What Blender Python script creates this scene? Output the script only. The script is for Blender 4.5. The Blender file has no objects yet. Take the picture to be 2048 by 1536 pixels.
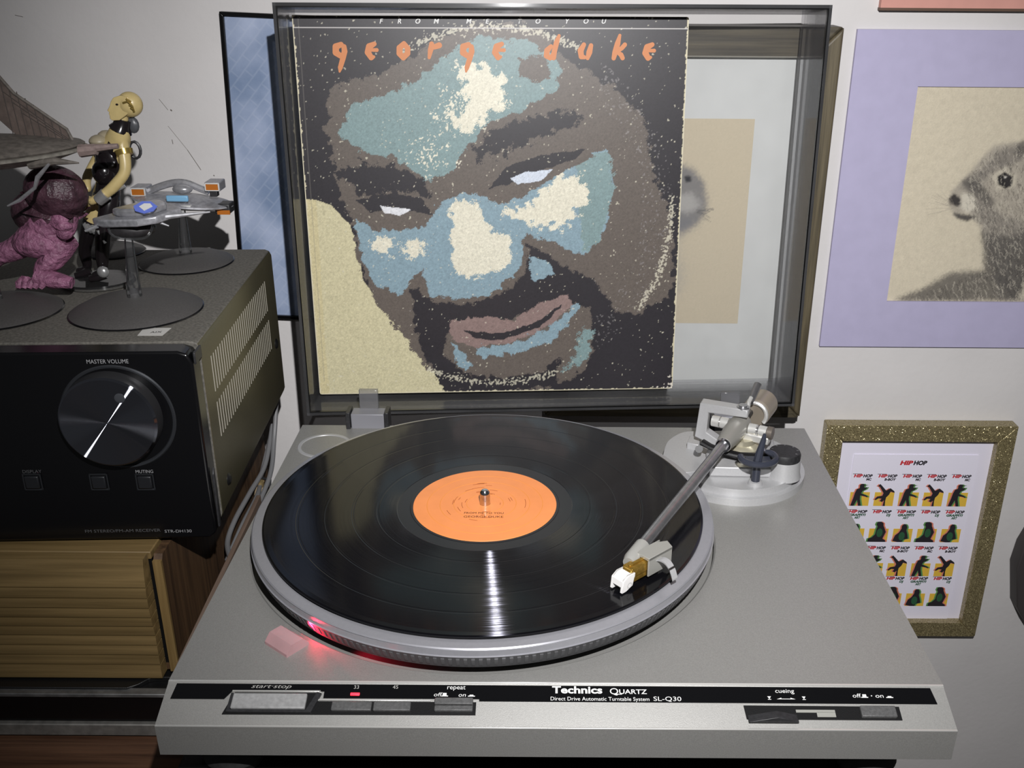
import bpy, bmesh, math, random
import numpy as np
from mathutils import Vector, Matrix, Euler
from mathutils.geometry import tessellate_polygon

random.seed(7)
rng = np.random.default_rng(7)
scn = bpy.context.scene
col = scn.collection
S = 0.001                                   # all lengths below are millimetres
PI = math.pi

# ------------------------------------------------------------------ camera, light, exposure
CAM = Vector((41.63, -621.26, 351.84)); YAW, PITCH, ROLL, FPX, PPX, PPY = 0.00161, 0.40623, 0.00744, 2033.85, 1093.90, 785.93
fwd = Vector((math.sin(YAW) * math.cos(PITCH), math.cos(YAW) * math.cos(PITCH), -math.sin(PITCH)))
rgt0 = Vector((math.cos(YAW), -math.sin(YAW), 0)); up0 = rgt0.cross(fwd)
rgt = rgt0 * math.cos(ROLL) + up0 * math.sin(ROLL)
upv = up0 * math.cos(ROLL) - rgt0 * math.sin(ROLL)
cd = bpy.data.cameras.new('camera'); cam = bpy.data.objects.new('camera', cd); col.objects.link(cam)
cam.matrix_world = Matrix.Translation(CAM * S) @ Matrix((rgt, upv, -fwd)).transposed().to_4x4()
cd.sensor_fit = 'HORIZONTAL'; cd.sensor_width = 36; cd.lens = FPX / 2048 * 36
cd.shift_x = (1024 - PPX) / 2048; cd.shift_y = (PPY - 768) / 2048
cd.clip_start = 0.01; cd.clip_end = 20
scn.camera = cam

w = bpy.data.worlds.new('dim_room'); scn.world = w; w.use_nodes = True
w.node_tree.nodes['Background'].inputs[0].default_value = (0.95, 0.97, 1.0, 1)
w.node_tree.nodes['Background'].inputs[1].default_value = 0.06

ld = bpy.data.lights.new('torch_light', 'SPOT'); lo = bpy.data.objects.new('torch_light', ld); col.objects.link(lo)
ld.energy = 44; ld.shadow_soft_size = 0.006; ld.spot_size = math.radians(82); ld.spot_blend = 1.0
ld.color = (1.0, 0.99, 0.99)
lo.location = (0.094, -0.620, 0.545)
aim = Vector((0.125, 0.20, 0.085)) - Vector(lo.location)
lo.rotation_euler = aim.to_track_quat('-Z', 'Y').to_euler()

scn.view_settings.view_transform = 'Standard'; scn.view_settings.look = 'None'
scn.view_settings.gamma = 1.0; scn.view_settings.use_curve_mapping = False
scn.view_settings.exposure = 0.0
scn.cycles.max_bounces = 8; scn.cycles.transparent_max_bounces = 16
scn.cycles.use_denoising = True

# ------------------------------------------------------------------ helpers
def ray(px, py):
    return rgt * ((px - PPX) / FPX) + upv * ((PPY - py) / FPX) + fwd
def onY(px, py, Y):
    d = ray(px, py); return CAM + d * ((Y - CAM.y) / d.y)
def onZ(px, py, Z):
    d = ray(px, py); return CAM + d * ((Z - CAM.z) / d.z)

def lin(c):
    return tuple((v / 255 / 12.92) if v / 255 <= .04045 else ((v / 255 + .055) / 1.055) ** 2.4 for v in c)

def mat(name, c, rough=.5, metal=0., spec=.5, noise=0., nscale=300., bump=0., bscale=900., coat=0., emit=None, estr=0., aniso=0.):
    """procedural principled material: c is an sRGB 0-255 colour; noise varies the colour, bump is fine relief"""
    m = bpy.data.materials.new(name); m.use_nodes = True
    nt = m.node_tree; b = nt.nodes['Principled BSDF']
    c4 = (*lin(c), 1)
    b.inputs['Base Color'].default_value = c4
    b.inputs['Roughness'].default_value = rough; b.inputs['Metallic'].default_value = metal
    b.inputs['Specular IOR Level'].default_value = spec
    b.inputs['Coat Weight'].default_value = coat
    b.inputs['Anisotropic'].default_value = aniso
    tc = nt.nodes.new('ShaderNodeTexCoord')
    if noise:
        n = nt.nodes.new('ShaderNodeTexNoise'); n.inputs['Scale'].default_value = nscale; n.inputs['Detail'].default_value = 6
        nt.links.new(tc.outputs['Object'], n.inputs['Vector'])
        r = nt.nodes.new('ShaderNodeValToRGB')
        r.color_ramp.elements[0].position = .3; r.color_ramp.elements[1].position = .7
        r.color_ramp.elements[0].color = (*[v * (1 - noise) for v in c4[:3]], 1)
        r.color_ramp.elements[1].color = (*[min(1, v * (1 + noise)) for v in c4[:3]], 1)
        nt.links.new(n.outputs['Fac'], r.inputs['Fac']); nt.links.new(r.outputs['Color'], b.inputs['Base Color'])
    if bump:
        n = nt.nodes.new('ShaderNodeTexNoise'); n.inputs['Scale'].default_value = bscale; n.inputs['Detail'].default_value = 4
        nt.links.new(tc.outputs['Object'], n.inputs['Vector'])
        bp = nt.nodes.new('ShaderNodeBump'); bp.inputs['Strength'].default_value = bump; bp.inputs['Distance'].default_value = .0006
        nt.links.new(n.outputs['Fac'], bp.inputs['Height']); nt.links.new(bp.outputs['Normal'], b.inputs['Normal'])
    if emit:
        b.inputs['Emission Color'].default_value = (*lin(emit), 1); b.inputs['Emission Strength'].default_value = estr
    return m

def wood(name, c1, c2, axis='X', rough=.5, scale=1.):
    m = bpy.data.materials.new(name); m.use_nodes = True
    nt = m.node_tree; b = nt.nodes['Principled BSDF']; L = nt.links
    tc = nt.nodes.new('ShaderNodeTexCoord'); mp = nt.nodes.new('ShaderNodeMapping')
    s = {'X': (6, 160, 160), 'Y': (160, 6, 160), 'Z': (160, 160, 6)}[axis]
    mp.inputs['Scale'].default_value = [v * scale for v in s]
    L.new(tc.outputs['Object'], mp.inputs['Vector'])
    n = nt.nodes.new('ShaderNodeTexNoise'); n.inputs['Scale'].default_value = 1.; n.inputs['Detail'].default_value = 8; n.inputs['Roughness'].default_value = .65
    L.new(mp.outputs['Vector'], n.inputs['Vector'])
    r = nt.nodes.new('ShaderNodeValToRGB')
    r.color_ramp.elements[0].position = .34; r.color_ramp.elements[1].position = .66
    r.color_ramp.elements[0].color = (*lin(c1), 1); r.color_ramp.elements[1].color = (*lin(c2), 1)
    L.new(n.outputs['Fac'], r.inputs['Fac']); L.new(r.outputs['Color'], b.inputs['Base Color'])
    b.inputs['Roughness'].default_value = rough
    bp = nt.nodes.new('ShaderNodeBump'); bp.inputs['Strength'].default_value = .3; bp.inputs['Distance'].default_value = .0005
    L.new(n.outputs['Fac'], bp.inputs['Height']); L.new(bp.outputs['Normal'], b.inputs['Normal'])
    return m

def clear(name, tint, gloss=.5, rough=.03, dirt_glow=0., dcol=(.5, .5, .52)):
    """thin clear plastic: light passes straight through tinted, the surface reflects by Fresnel"""
    m = bpy.data.materials.new(name); m.use_nodes = True
    nt = m.node_tree; nt.nodes.clear(); L = nt.links
    out = nt.nodes.new('ShaderNodeOutputMaterial'); t = nt.nodes.new('ShaderNodeBsdfTransparent'); g = nt.nodes.new('ShaderNodeBsdfGlossy')
    t.inputs['Color'].default_value = (*tint, 1); g.inputs['Roughness'].default_value = rough
    f = nt.nodes.new('ShaderNodeFresnel'); f.inputs['IOR'].default_value = 1.45
    mu = nt.nodes.new('ShaderNodeMath'); mu.operation = 'MULTIPLY'; mu.inputs[1].default_value = gloss
    mx = nt.nodes.new('ShaderNodeMixShader')
    L.new(f.outputs[0], mu.inputs[0]); L.new(mu.outputs[0], mx.inputs[0]); L.new(t.outputs[0], mx.inputs[1]); L.new(g.outputs[0], mx.inputs[2])
    last = mx
    if dirt_glow:
        d = nt.nodes.new('ShaderNodeBsdfDiffuse'); d.inputs['Color'].default_value = (*dcol, 1)
        n = nt.nodes.new('ShaderNodeTexNoise'); n.inputs['Scale'].default_value = 14; n.inputs['Detail'].default_value = 8
        tc = nt.nodes.new('ShaderNodeTexCoord'); L.new(tc.outputs['Object'], n.inputs['Vector'])
        m2 = nt.nodes.new('ShaderNodeMath'); m2.operation = 'MULTIPLY'; m2.inputs[1].default_value = dirt_glow
        L.new(n.outputs['Fac'], m2.inputs[0])
        mx2 = nt.nodes.new('ShaderNodeMixShader'); L.new(m2.outputs[0], mx2.inputs[0]); L.new(mx.outputs[0], mx2.inputs[1]); L.new(d.outputs[0], mx2.inputs[2])
        last = mx2
    L.new(last.outputs[0], out.inputs[0])
    return m

class MB:
    """collects shapes (millimetres) and links them as one mesh object"""
    def __init__(s): s.v = []; s.f = []; s.mi = []
    def add(s, vs, fs, mi=0):
        o = len(s.v); s.v += [tuple(p) for p in vs]; s.f += [tuple(i + o for i in f) for f in fs]; s.mi += [mi] * len(fs); return s
    def box(s, x0, x1, y0, y1, z0, z1, mi=0, M=None):
        vs = [Vector((x, y, z)) for x in (x0, x1) for y in (y0, y1) for z in (z0, z1)]
        if M is not None: vs = [M @ p for p in vs]
        return s.add(vs, [(0, 1, 3, 2), (4, 6, 7, 5), (0, 4, 5, 1), (2, 3, 7, 6), (0, 2, 6, 4), (1, 5, 7, 3)], mi)
    def prism(s, poly, h0, h1, M=None, mi=0):
        """poly in local XY, extruded h0..h1 along local Z, then placed by M"""
        n = len(poly); vs = [Vector((p[0], p[1], h0)) for p in poly] + [Vector((p[0], p[1], h1)) for p in poly]
        if M is not None: vs = [M @ p for p in vs]
        fs = [(i, (i + 1) % n, (i + 1) % n + n, i + n) for i in range(n)]
        tr = tessellate_polygon([[Vector((p[0], p[1], 0)) for p in poly]])
        fs += [tuple(t) for t in tr] + [tuple(i + n for i in t[::-1]) for t in tr]
        return s.add(vs, fs, mi)
    def lathe(s, prof, n=48, M=None, mi=0, cap=True):
        vs = []; k = len(prof)
        for i in range(n):
            a = 2 * PI * i / n
            for r, z in prof:
                p = Vector((r * math.cos(a), r * math.sin(a), z)); vs.append(M @ p if M is not None else p)
        fs = [(i * k + j, ((i + 1) % n) * k + j, ((i + 1) % n) * k + j + 1, i * k + j + 1) for i in range(n) for j in range(k - 1)]
        if cap:
            fs.append(tuple(i * k for i in range(n))[::-1]); fs.append(tuple(i * k + k - 1 for i in range(n)))
        return s.add(vs, fs, mi)
    def tube(s, pts, r, n=10, mi=0, ell=None):
        pts = [Vector(p) for p in pts]; rs = r if isinstance(r, (list, tuple)) else [r] * len(pts)
        vs = []; m = len(pts); ref = None
        for i, p in enumerate(pts):
            t = (pts[min(i + 1, m - 1)] - pts[max(i - 1, 0)]).normalized()
            if ref is None: ref = Vector((0, 0, 1)) if abs(t.z) < .9 else Vector((1, 0, 0))
            a = t.cross(ref).normalized(); b = a.cross(t).normalized(); ref = b
            for j in range(n):
                q = 2 * PI * j / n; e = ell or 1.
                vs.append(p + a * (rs[i] * math.cos(q)) + b * (rs[i] * e * math.sin(q)))
        fs = [(i * n + j, i * n + (j + 1) % n, (i + 1) * n + (j + 1) % n, (i + 1) * n + j) for i in range(m - 1) for j in range(n)]
        fs.append(tuple(range(n))[::-1]); fs.append(tuple(range((m - 1) * n, m * n)))
        return s.add(vs, fs, mi)
    def ball(s, c, rx, ry=None, rz=None, n=14, mi=0, R=None):
        ry = ry or rx; rz = rz or rx; c = Vector(c); vs = []; fs = []; h = n // 2 + 1
        for i in range(h + 1):
            th = PI * i / h
            for j in range(n):
                ph = 2 * PI * j / n
                p = Vector((rx * math.sin(th) * math.cos(ph), ry * math.sin(th) * math.sin(ph), rz * math.cos(th)))
                vs.append(c + (R @ p if R is not None else p))
        for i in range(h):
            for j in range(n):
                fs.append((i * n + j, i * n + (j + 1) % n, (i + 1) * n + (j + 1) % n, (i + 1) * n + j)[::-1])
        return s.add(vs, fs, mi)
    def build(s, name, mats, parent=None, bevel=0., seg=2, smooth=True, local=False, kind=None, label=None, mods=None):
        me = bpy.data.meshes.new(name)
        me.from_pydata([(x * S, y * S, z * S) for x, y, z in s.v], [], s.f)
        for m in (mats if isinstance(mats, (list, tuple)) else [mats]): me.materials.append(m)
        if any(s.mi): me.polygons.foreach_set('material_index', s.mi)
        bm = bmesh.new(); bm.from_mesh(me)
        bmesh.ops.remove_doubles(bm, verts=bm.verts, dist=1e-7)
        bmesh.ops.recalc_face_normals(bm, faces=bm.faces); bm.to_mesh(me); bm.free()
        return link(name, me, parent, bevel, seg, smooth, local, kind, label)

WM = {}
def link(name, me, parent=None, bevel=0., seg=2, smooth=True, local=False, kind=None, label=None):
    o = bpy.data.objects.new(name, me); col.objects.link(o)
    if smooth:
        me.polygons.foreach_set('use_smooth', [True] * len(me.polygons))
        try: me.set_sharp_from_angle(angle=math.radians(32))
        except Exception: pass
    if bevel:
        b = o.modifiers.new('bevel', 'BEVEL'); b.width = bevel * S; b.segments = seg; b.limit_method = 'ANGLE'; b.angle_limit = math.radians(35)
        b.harden_normals = False
    if parent is not None:
        o.parent = parent
        W = WM.get(parent.name, Matrix())
        if not local: o.matrix_parent_inverse = W.inverted()
        WM[o.name] = W if local else Matrix()
    else:
        WM[o.name] = Matrix()
    if kind: o['kind'] = kind
    if label: o['label'] = label
    return o

def thing(name, label, cat, loc=(0, 0, 0), rz=0, group=None):
    o = bpy.data.objects.new(name, None); col.objects.link(o); o.empty_display_size = .02
    o.location = Vector(loc) * S; o.rotation_euler = (0, 0, rz)
    WM[o.name] = Matrix.Translation(Vector(loc) * S) @ Matrix.Rotation(rz, 4, 'Z')
    o['label'] = label; o['category'] = cat
    if group: o['group'] = group
    return o
def tag(o, label, cat, group=None):
    o['label'] = label; o['category'] = cat
    if group: o['group'] = group
    return o

def lettering(body, size, M, m, parent, width=None, shear=0., bold=0., spacing=1., align='LEFT', name='lettering', local=False, depth=.08):
    """flat printed text lying in the local XY plane of M (mm)"""
    c = bpy.data.curves.new(name, 'FONT'); c.body = body; c.size = size; c.shear = shear; c.offset = bold
    c.space_character = spacing; c.align_x = 'LEFT'; c.extrude = 0; c.resolution_u = 3
    t = bpy.data.objects.new('tmp', c); col.objects.link(t)
    me = bpy.data.meshes.new_from_object(t.evaluated_get(bpy.context.evaluated_depsgraph_get()))
    bpy.data.objects.remove(t); bpy.data.curves.remove(c)
    n = len(me.vertices); co = np.empty(n * 3); me.vertices.foreach_get('co', co); co = co.reshape(-1, 3)
    x0, x1 = co[:, 0].min(), co[:, 0].max()
    if width: co[:, 0] = (co[:, 0] - x0) * width / (x1 - x0); x0, x1 = 0, width
    co[:, 0] -= {'LEFT': x0, 'CENTER': (x0 + x1) / 2, 'RIGHT': x1}[align]
    co = np.c_[co, np.ones(n)] @ np.array(M).T
    me.vertices.foreach_set('co', (co[:, :3] * S).ravel()); me.update()
    me.name = name; me.materials.clear(); me.materials.append(m)
    return link(name, me, parent, smooth=False, local=local)

def frame(o, x, y, z=None):
    """matrix with origin o and axes x, y"""
    x = Vector(x).normalized(); y = Vector(y); y = (y - x * y.dot(x)).normalized(); z = x.cross(y)
    return Matrix.Translation(Vector(o)) @ Matrix((x, y, z)).transposed().to_4x4()

# numpy drawing surface: colours per grid vertex ------------------------------------------------
def blur(a, k):
    for ax in (0, 1):
        c = np.cumsum(np.concatenate([np.take(a, [0] * k, ax), a, np.take(a, [-1] * (k + 1), ax)], ax), ax)
        a = (np.take(c, range(2 * k, 2 * k + a.shape[ax]), ax) - np.take(c, range(0, a.shape[ax]), ax)) / (2 * k)
    return a
def nz(shape, k, amp=1.):
    a = rng.normal(size=shape); a = blur(blur(a, k), k) if k else a
    return a / a.std() * amp
def inpoly(X, Y, poly):
    r = np.zeros(X.shape, bool); n = len(poly)
    for i in range(n):
        x0, y0 = poly[i]; x1, y1 = poly[(i + 1) % n]
        if y0 == y1: continue
        c = ((y0 > Y) != (y1 > Y)) & (X < (x1 - x0) * (Y - y0) / (y1 - y0) + x0); r ^= c
    return r
class Canvas:
    def __init__(s, w, h, cell):
        s.w, s.h = w, h; s.nx, s.ny = int(w / cell) + 1, int(h / cell) + 1
        s.X, s.Y = np.meshgrid(np.linspace(0, w, s.nx), np.linspace(0, h, s.ny)); s.C = np.zeros((s.ny, s.nx, 3))
    def fill(s, c): s.C[:] = lin(c)
    def poly(s, P, c, rag=0., grain=1.2, k=3, a=1., soft=0, cond=None):
        """paint polygon P (mm) with an edge broken up by rag mm of noise; soft>0 averages to a soft stippled edge"""
        sh = s.X.shape
        if soft:
            acc = np.zeros(sh)
            for _ in range(soft):
                acc += inpoly(s.X + nz(sh, 0, rag), s.Y + nz(sh, 0, rag), P)
            acc = blur(acc / soft, 1)
        else:
            g = rag * .28; acc = inpoly(s.X + nz(sh, k, rag) + nz(sh, 0, g * grain), s.Y + nz(sh, k, rag) + nz(sh, 0, g * grain), P).astype(float)
        if cond is not None: acc = acc * cond
        acc = (acc * a)[..., None]; s.C = s.C * (1 - acc) + np.array(lin(c)) * acc
    def strokes(s, n, fn, c, a=.8):
        """n short strokes; fn(i) gives x0,y0,x1,y1 in mm"""
        cl = np.array(lin(c)); sx = (s.nx - 1) / s.w; sy = (s.ny - 1) / s.h
        for i in range(n):
            x0, y0, x1, y1 = fn(i); m = max(2, int(max(abs(x1 - x0) * sx, abs(y1 - y0) * sy)) + 1)
            xi = np.round(np.linspace(x0, x1, m) * sx).astype(int); yi = np.round(np.linspace(y0, y1, m) * sy).astype(int)
            ok = (xi >= 0) & (xi < s.nx) & (yi >= 0) & (yi < s.ny)
            s.C[yi[ok], xi[ok]] = s.C[yi[ok], xi[ok]] * (1 - a) + cl * a
    def build(s, name, M, m, parent):
        me = bpy.data.meshes.new(name); nx, ny = s.nx, s.ny
        co = np.c_[s.X.ravel(), s.Y.ravel(), np.zeros(nx * ny), np.ones(nx * ny)] @ np.array(M).T
        i = (np.arange(ny - 1)[:, None] * nx + np.arange(nx - 1)).ravel()
        f = np.stack([i, i + 1, i + nx + 1, i + nx], 1)
        me.vertices.add(nx * ny); me.vertices.foreach_set('co', (co[:, :3] * S).ravel())
        me.loops.add(f.size); me.loops.foreach_set('vertex_index', f.ravel())
        me.polygons.add(len(f)); me.polygons.foreach_set('loop_start', np.arange(len(f)) * 4); me.polygons.foreach_set('loop_total', np.full(len(f), 4))
        me.update(calc_edges=True)
        at = me.color_attributes.new('print', 'FLOAT_COLOR', 'POINT')
        at.data.foreach_set('color', np.c_[np.clip(s.C, 0, 1).reshape(-1, 3), np.ones(nx * ny)].ravel())
        me.materials.append(m)
        return link(name, me, parent, smooth=False)
def print_mat(name, rough=.5, coat=0.):
    m = bpy.data.materials.new(name); m.use_nodes = True; nt = m.node_tree; b = nt.nodes['Principled BSDF']
    a = nt.nodes.new('ShaderNodeAttribute'); a.attribute_name = 'print'
    nt.links.new(a.outputs['Color'], b.inputs['Base Color']); b.inputs['Roughness'].default_value = rough; b.inputs['Coat Weight'].default_value = coat
    return m

# ------------------------------------------------------------------ materials
M_wall = mat('wall_paint', (212, 209, 208), .85, noise=.05, nscale=9, bump=.35, bscale=160)
M_deck = mat('silver_paint', (150, 149, 146), .42, .35, noise=.10, nscale=1500, bump=.10, bscale=2600)
M_deck2 = mat('silver_plastic', (176, 176, 177), .36, .25, noise=.04, nscale=900)
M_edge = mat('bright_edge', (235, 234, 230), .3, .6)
M_alu = mat('platter_aluminium', (176, 176, 182), .30, .55, noise=.03, nscale=400)
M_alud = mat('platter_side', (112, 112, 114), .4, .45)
M_black = mat('black_plastic', (18, 18, 19), .42, bump=.15, bscale=1500)
M_dark = mat('dark_plastic', (42, 42, 44), .45, noise=.3, nscale=500)
M_gloss = mat('gloss_black', (11, 11, 13), .22)
M_white = mat('white_ink', (228, 228, 226), .6)
M_grey = mat('grey_ink', (150, 150, 152), .6)
M_chrome = mat('chrome', (205, 205, 210), .14, 1.)
M_steel = mat('brushed_steel', (178, 178, 180), .28, .9, noise=.12, nscale=200)
M_gold = mat('gold_plastic', (176, 140, 62), .25, .75, noise=.3, nscale=400, bump=.3, bscale=600)
M_whiteP = mat('white_plastic', (240, 238, 236), .35)
M_rubber = mat('rubber', (26, 26, 28), .7)
M_navy = mat('dark_blue_plastic', (50, 53, 64), .32)
M_orange = mat('orange_paper', (246, 150, 84), .38, noise=.04, nscale=60, coat=.15)
M_blackrim = mat('dark_smoke_edge', (9, 9, 10), .25)
M_cover = clear('smoky_acrylic', (.94, .94, .94), .8, .05, .03)
M_wallc = clear('smoky_acrylic_side', (.87, .87, .88), .9, .06, .15)
M_clear = clear('clear_plastic', (.93, .94, .95), 1.2, .08, .05)
M_cable = mat('grey_cable', (116, 116, 118), .5)
M_oak = wood('oak_veneer', (100, 82, 50), (130, 108, 70), 'X')
M_oakZ = wood('oak_edge', (112, 90, 54), (142, 118, 76), 'Z')
M_oakShade = wood('shaded_veneer', (52, 38, 27), (96, 72, 50), 'Z')  # wood darkened so the box side carries its shade in the colour
M_table = wood('table_veneer', (64, 42, 30), (112, 80, 60), 'X')
M_strip = wood('raw_wood_edge', (92, 76, 66), (122, 104, 92), 'Y')
M_dust = mat('dusty_black', (92, 89, 83), .8, noise=.35, nscale=500, bump=.2, bscale=900)
M_dustD = mat('dusty_disc', (72, 70, 69), .6, noise=.14, nscale=900)
M_olive = mat('painted_metal', (96, 91, 70), .4, .45, noise=.12, nscale=700)
M_slot = mat('vent_slot_light', (176, 172, 160), .5)

# ------------------------------------------------------------------ setting
WY = 320.
def structure(name, mb, m, **k):
    o = mb.build(name, m, None, **k); o['kind'] = 'structure'; return o
structure('wall_back', MB().box(-1300, 1500, WY, WY + 60, -900, 1500), M_wall)
structure('floor', MB().box(-1300, 1500, -1700, WY + 60, -940, -900), wood('floor_boards', (90, 64, 44), (126, 94, 66), 'X'))
structure('baseboard_back', MB().box(-1300, 1500, WY - 12, WY, -900, -820), mat('skirting_paint', (205, 203, 198), .5), bevel=2)
# scuffs on the paint: small pencil-like marks
sc = MB()
for (a, b, wd) in [((318, 198), (336, 220), .35), ((336, 252), (375, 300), .3), ((375, 300), (402, 340), .5), ((344, 279), (346, 288), .5), ((427, 350), (429, 352), .8), ((341, 219), (344, 222), 1.), ((30, 30), (46, 34), .4)]:
    p, q = onY(*a, WY), onY(*b, WY); sc.tube([p, q], wd * .6, 5)
o = sc.build('scuff_mark', mat('graphite_mark', (110, 104, 98), .8), None); o['kind'] = 'stuff'; tag(o, 'thin dark scuffs scratched across the wall paint left of the blue poster', 'scuffs')

# ------------------------------------------------------------------ table and what stands under the turntable
TZ = -160.
tb = thing('wooden_table', 'reddish brown wood veneer table top under the tape deck and turntable', 'table', (-150, 30, -900))
MB().box(-900, 238, -185, 262, TZ - 26, TZ).build('table_top', M_table, tb, bevel=1.5)
for x in (-870, 190):
    for y in (-165, 220): MB().box(x, x + 40, y, y + 34, -900, TZ - 26).build('leg', M_table, tb, bevel=2)
MB().box(-830, 190, 226, 244, TZ - 110, TZ - 26).build('apron', M_table, tb, bevel=1)

bx = thing('black_component', 'black cabinet box carrying the silver turntable', 'box', (25, 0, TZ))
MB().box(-168, 222, -172, 160, TZ + 4, -76).build('case', M_black, bx, bevel=2)
for x in (-150, 204):
    for y in (-150, 140): MB().lathe([(0, 0), (10, 0), (10, 4), (0, 4)], 20, Matrix.Translation((x, y, TZ)), cap=False).build('foot', M_rubber, bx)
MB().box(-160, 214, -174, -172, TZ + 14, -86).build('front_panel', M_gloss, bx, bevel=.5)

pa_, pb_ = onZ(513, 990, -60), onZ(352, 1329, -60)
o = MB().prism([(pa_.x, pa_.y), (pa_.x + 3.5, pa_.y), (pb_.x + 3.5, pb_.y), (pb_.x, pb_.y)], TZ, -60).build('wooden_board', M_strip, None, bevel=.4)
tag(o, 'narrow raw wood board standing on edge beside the turntable', 'board')

# tape-deck-like component under the roll-top box
dk = thing('tape_deck', 'flat black component with silver trim strips under the slatted wooden box', 'tape deck', (-420, 80, TZ))
MB().box(-640, -212, -48, 236, TZ + 3, -124).build('case', M_black, dk, bevel=1)
MB().box(-641, -211, -53, -48, TZ + 12.5, -124.5).build('front_panel', M_gloss, dk, bevel=.6)
MB().box(-641, -211, -55, -48, -125, -122).build('top_trim', mat('worn_silver', (120, 120, 120), .4, .6, noise=.3, nscale=120), dk, bevel=.6, label='thin silver strip')
MB().box(-641, -211, -56, -48, TZ + 2, TZ + 12).build('bottom_trim', mat('worn_silver_paint', (128, 126, 122), .5, .4, noise=.25, nscale=150), dk, bevel=.8, label='broad silver strip')
MB().prism([(-640, -50), (-250, -50), (-243, -46), (-238, -40), (-232, -38.5), (-214, -38.5), (-214, -36.5), (-640, -36.5)], -124, -120.5).build('lid', M_black, dk, bevel=.4)
for x in (-610, -240):
    for y in (-20, 210): MB().box(x, x + 14, y, y + 14, TZ, TZ + 3).build('foot', M_rubber, dk)

# ------------------------------------------------------------------ roll-top box
rb = thing('roll_top_box', 'light oak roll-top box with ribbed slatted front under the black receiver', 'box', (-400, 80, -121))
BT, BB = -22., -120.
prof = lambda z: -40 - 3.2 * math.sin(PI * min(1, max(0, (BT - z) / 60))) - 1.5 * (BT - z) / 98     # bulge of the slatted front
zs = [BT, -43] + [-43 - 8.15 * i for i in range(1, 10)]
zs[-1] = BB + 1
for k in range(len(zs) - 1):
    z1, z0 = zs[k], zs[k + 1] + (.9 if k < len(zs) - 2 else 0)
    n = 5; P = [(prof(z1 + (z0 - z1) * i / n) + (.25 if i in (0, n) else 0), z1 + (z0 - z1) * i / n) for i in range(n + 1)]
    P += [(-31.5, z0), (-31.5, z1)]
    MB().prism(P, -640, -227.5, frame((0, 0, 0), (0, 1, 0), (0, 0, 1))).build('slat', M_oak, rb)
sideP = [(-27, BT - 3), (-30, BT - 7), (-30, -60), (-30, BB), (228, BB), (228, BT)]
MB().prism(sideP, -225, -219, frame((0, 0, 0), (0, 1, 0), (0, 0, 1))).build('side_panel', M_oakShade, rb, label='side panel with its shade painted into the wood colour')
MB().box(-224.8, -218.8, -32.4, -30, BB, BT - 6).build('edge_band', M_oakZ, rb, label='pale wood edge band')
MB().box(-640, -226, -30, 228, BT - 6, BT).build('top', M_oak, rb, bevel=.8)
MB().box(-640, -226, -30, 228, BB, BB + 5).build('bottom', M_oakShade, rb)
MB().box(-640, -226, 222, 228, BB + 5, BT - 6).build('back_panel', M_oakShade, rb)
MB().box(-640, -226.2, -29, -28, BB + 5, BT - 6).build('backing', M_black, rb)

# ------------------------------------------------------------------ receiver
RYAW, RLOC = .045, (-183.5, -15.4, -20.8)
rc = thing('stereo_receiver', 'black stereo receiver with large round volume knob under the toy figures', 'receiver', RLOC, RYAW)
RW, RD, RH = 430., 243., 140.
def R_(px, py, off=0.):
    """receiver-local x,z of the point of its front plane seen at a pixel"""
    Wi = (Matrix.Translation(RLOC) @ Matrix.Rotation(RYAW, 4, 'Z')).inverted()
    c = Wi @ CAM; d = Wi.to_3x3() @ ray(px, py); p = c + d * ((off - c.y) / d.y); return p.x, p.z
MB().prism([(-RW, 8), (-5, 8), (-1.5, 8), (0, 12), (0, RH - 5), (-1.5, RH - 1.5), (-5, RH), (-RW, RH)], -RD, -16,
           frame((0, 0, 0), (1, 0, 0), (0, 0, 1))).build('cover', [M_dust, M_olive], rc, local=True, bevel=.8)
cv = rc.children[0].data if rc.children else None
for o in [x for x in col.objects if x.name.startswith('cover')][-1:]:
    for p in o.data.polygons:
        if abs(p.normal.x) > .75: p.material_index = 1
FP = [(-RW, 1.5), (-6, 1.5), (-1, 6), (-1, RH - 9), (-4, RH - 3), (-10, RH - 1), (-RW, RH - 1)]
MB().prism(FP, 0, 16, frame((0, 0, 0), (1, 0, 0), (0, 0, 1), )).build('front_panel', M_gloss, rc, local=True, bevel=1.5, seg=3)
o = [x for x in col.objects if x.name.startswith('front_panel')][-1]
for v in o.data.vertices: v.co.y = -v.co.y        # panel body runs back from y=0
for v in o.data.vertices: v.co.y = abs(v.co.y)
MB().box(-RW + 4, -6, 10, RD - 4, 2.5, 8).build('bottom_plate', M_black, rc, local=True)
for x in (-RW + 30, -50):
    for y in (20, RD - 40): MB().lathe([(0, 0), (10, 0), (11, 3.6), (0, 3.6)], 20, Matrix.Translation((x, y, -1.2)), cap=False).build('foot', M_rubber, rc, local=True)
# trim wedge at the front corner
MB().prism([(0, 0), (3.0, 0), (6, 26), (5, 44), (1.5, 40)], -1.2, .2, frame((1.2, 2, 9), (0, 1, 0), (0, 0, 1))).build('corner_trim', M_dark, rc, local=True, bevel=.4)
MB().prism([(0, 0), (15, 0), (15, 8), (0, 8)], -1, .6, frame((.4, .5, RH - 10), (0, 1, 0), (0, 0, 1))).build('corner_trim', M_dark, rc, local=True, bevel=.5)
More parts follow.
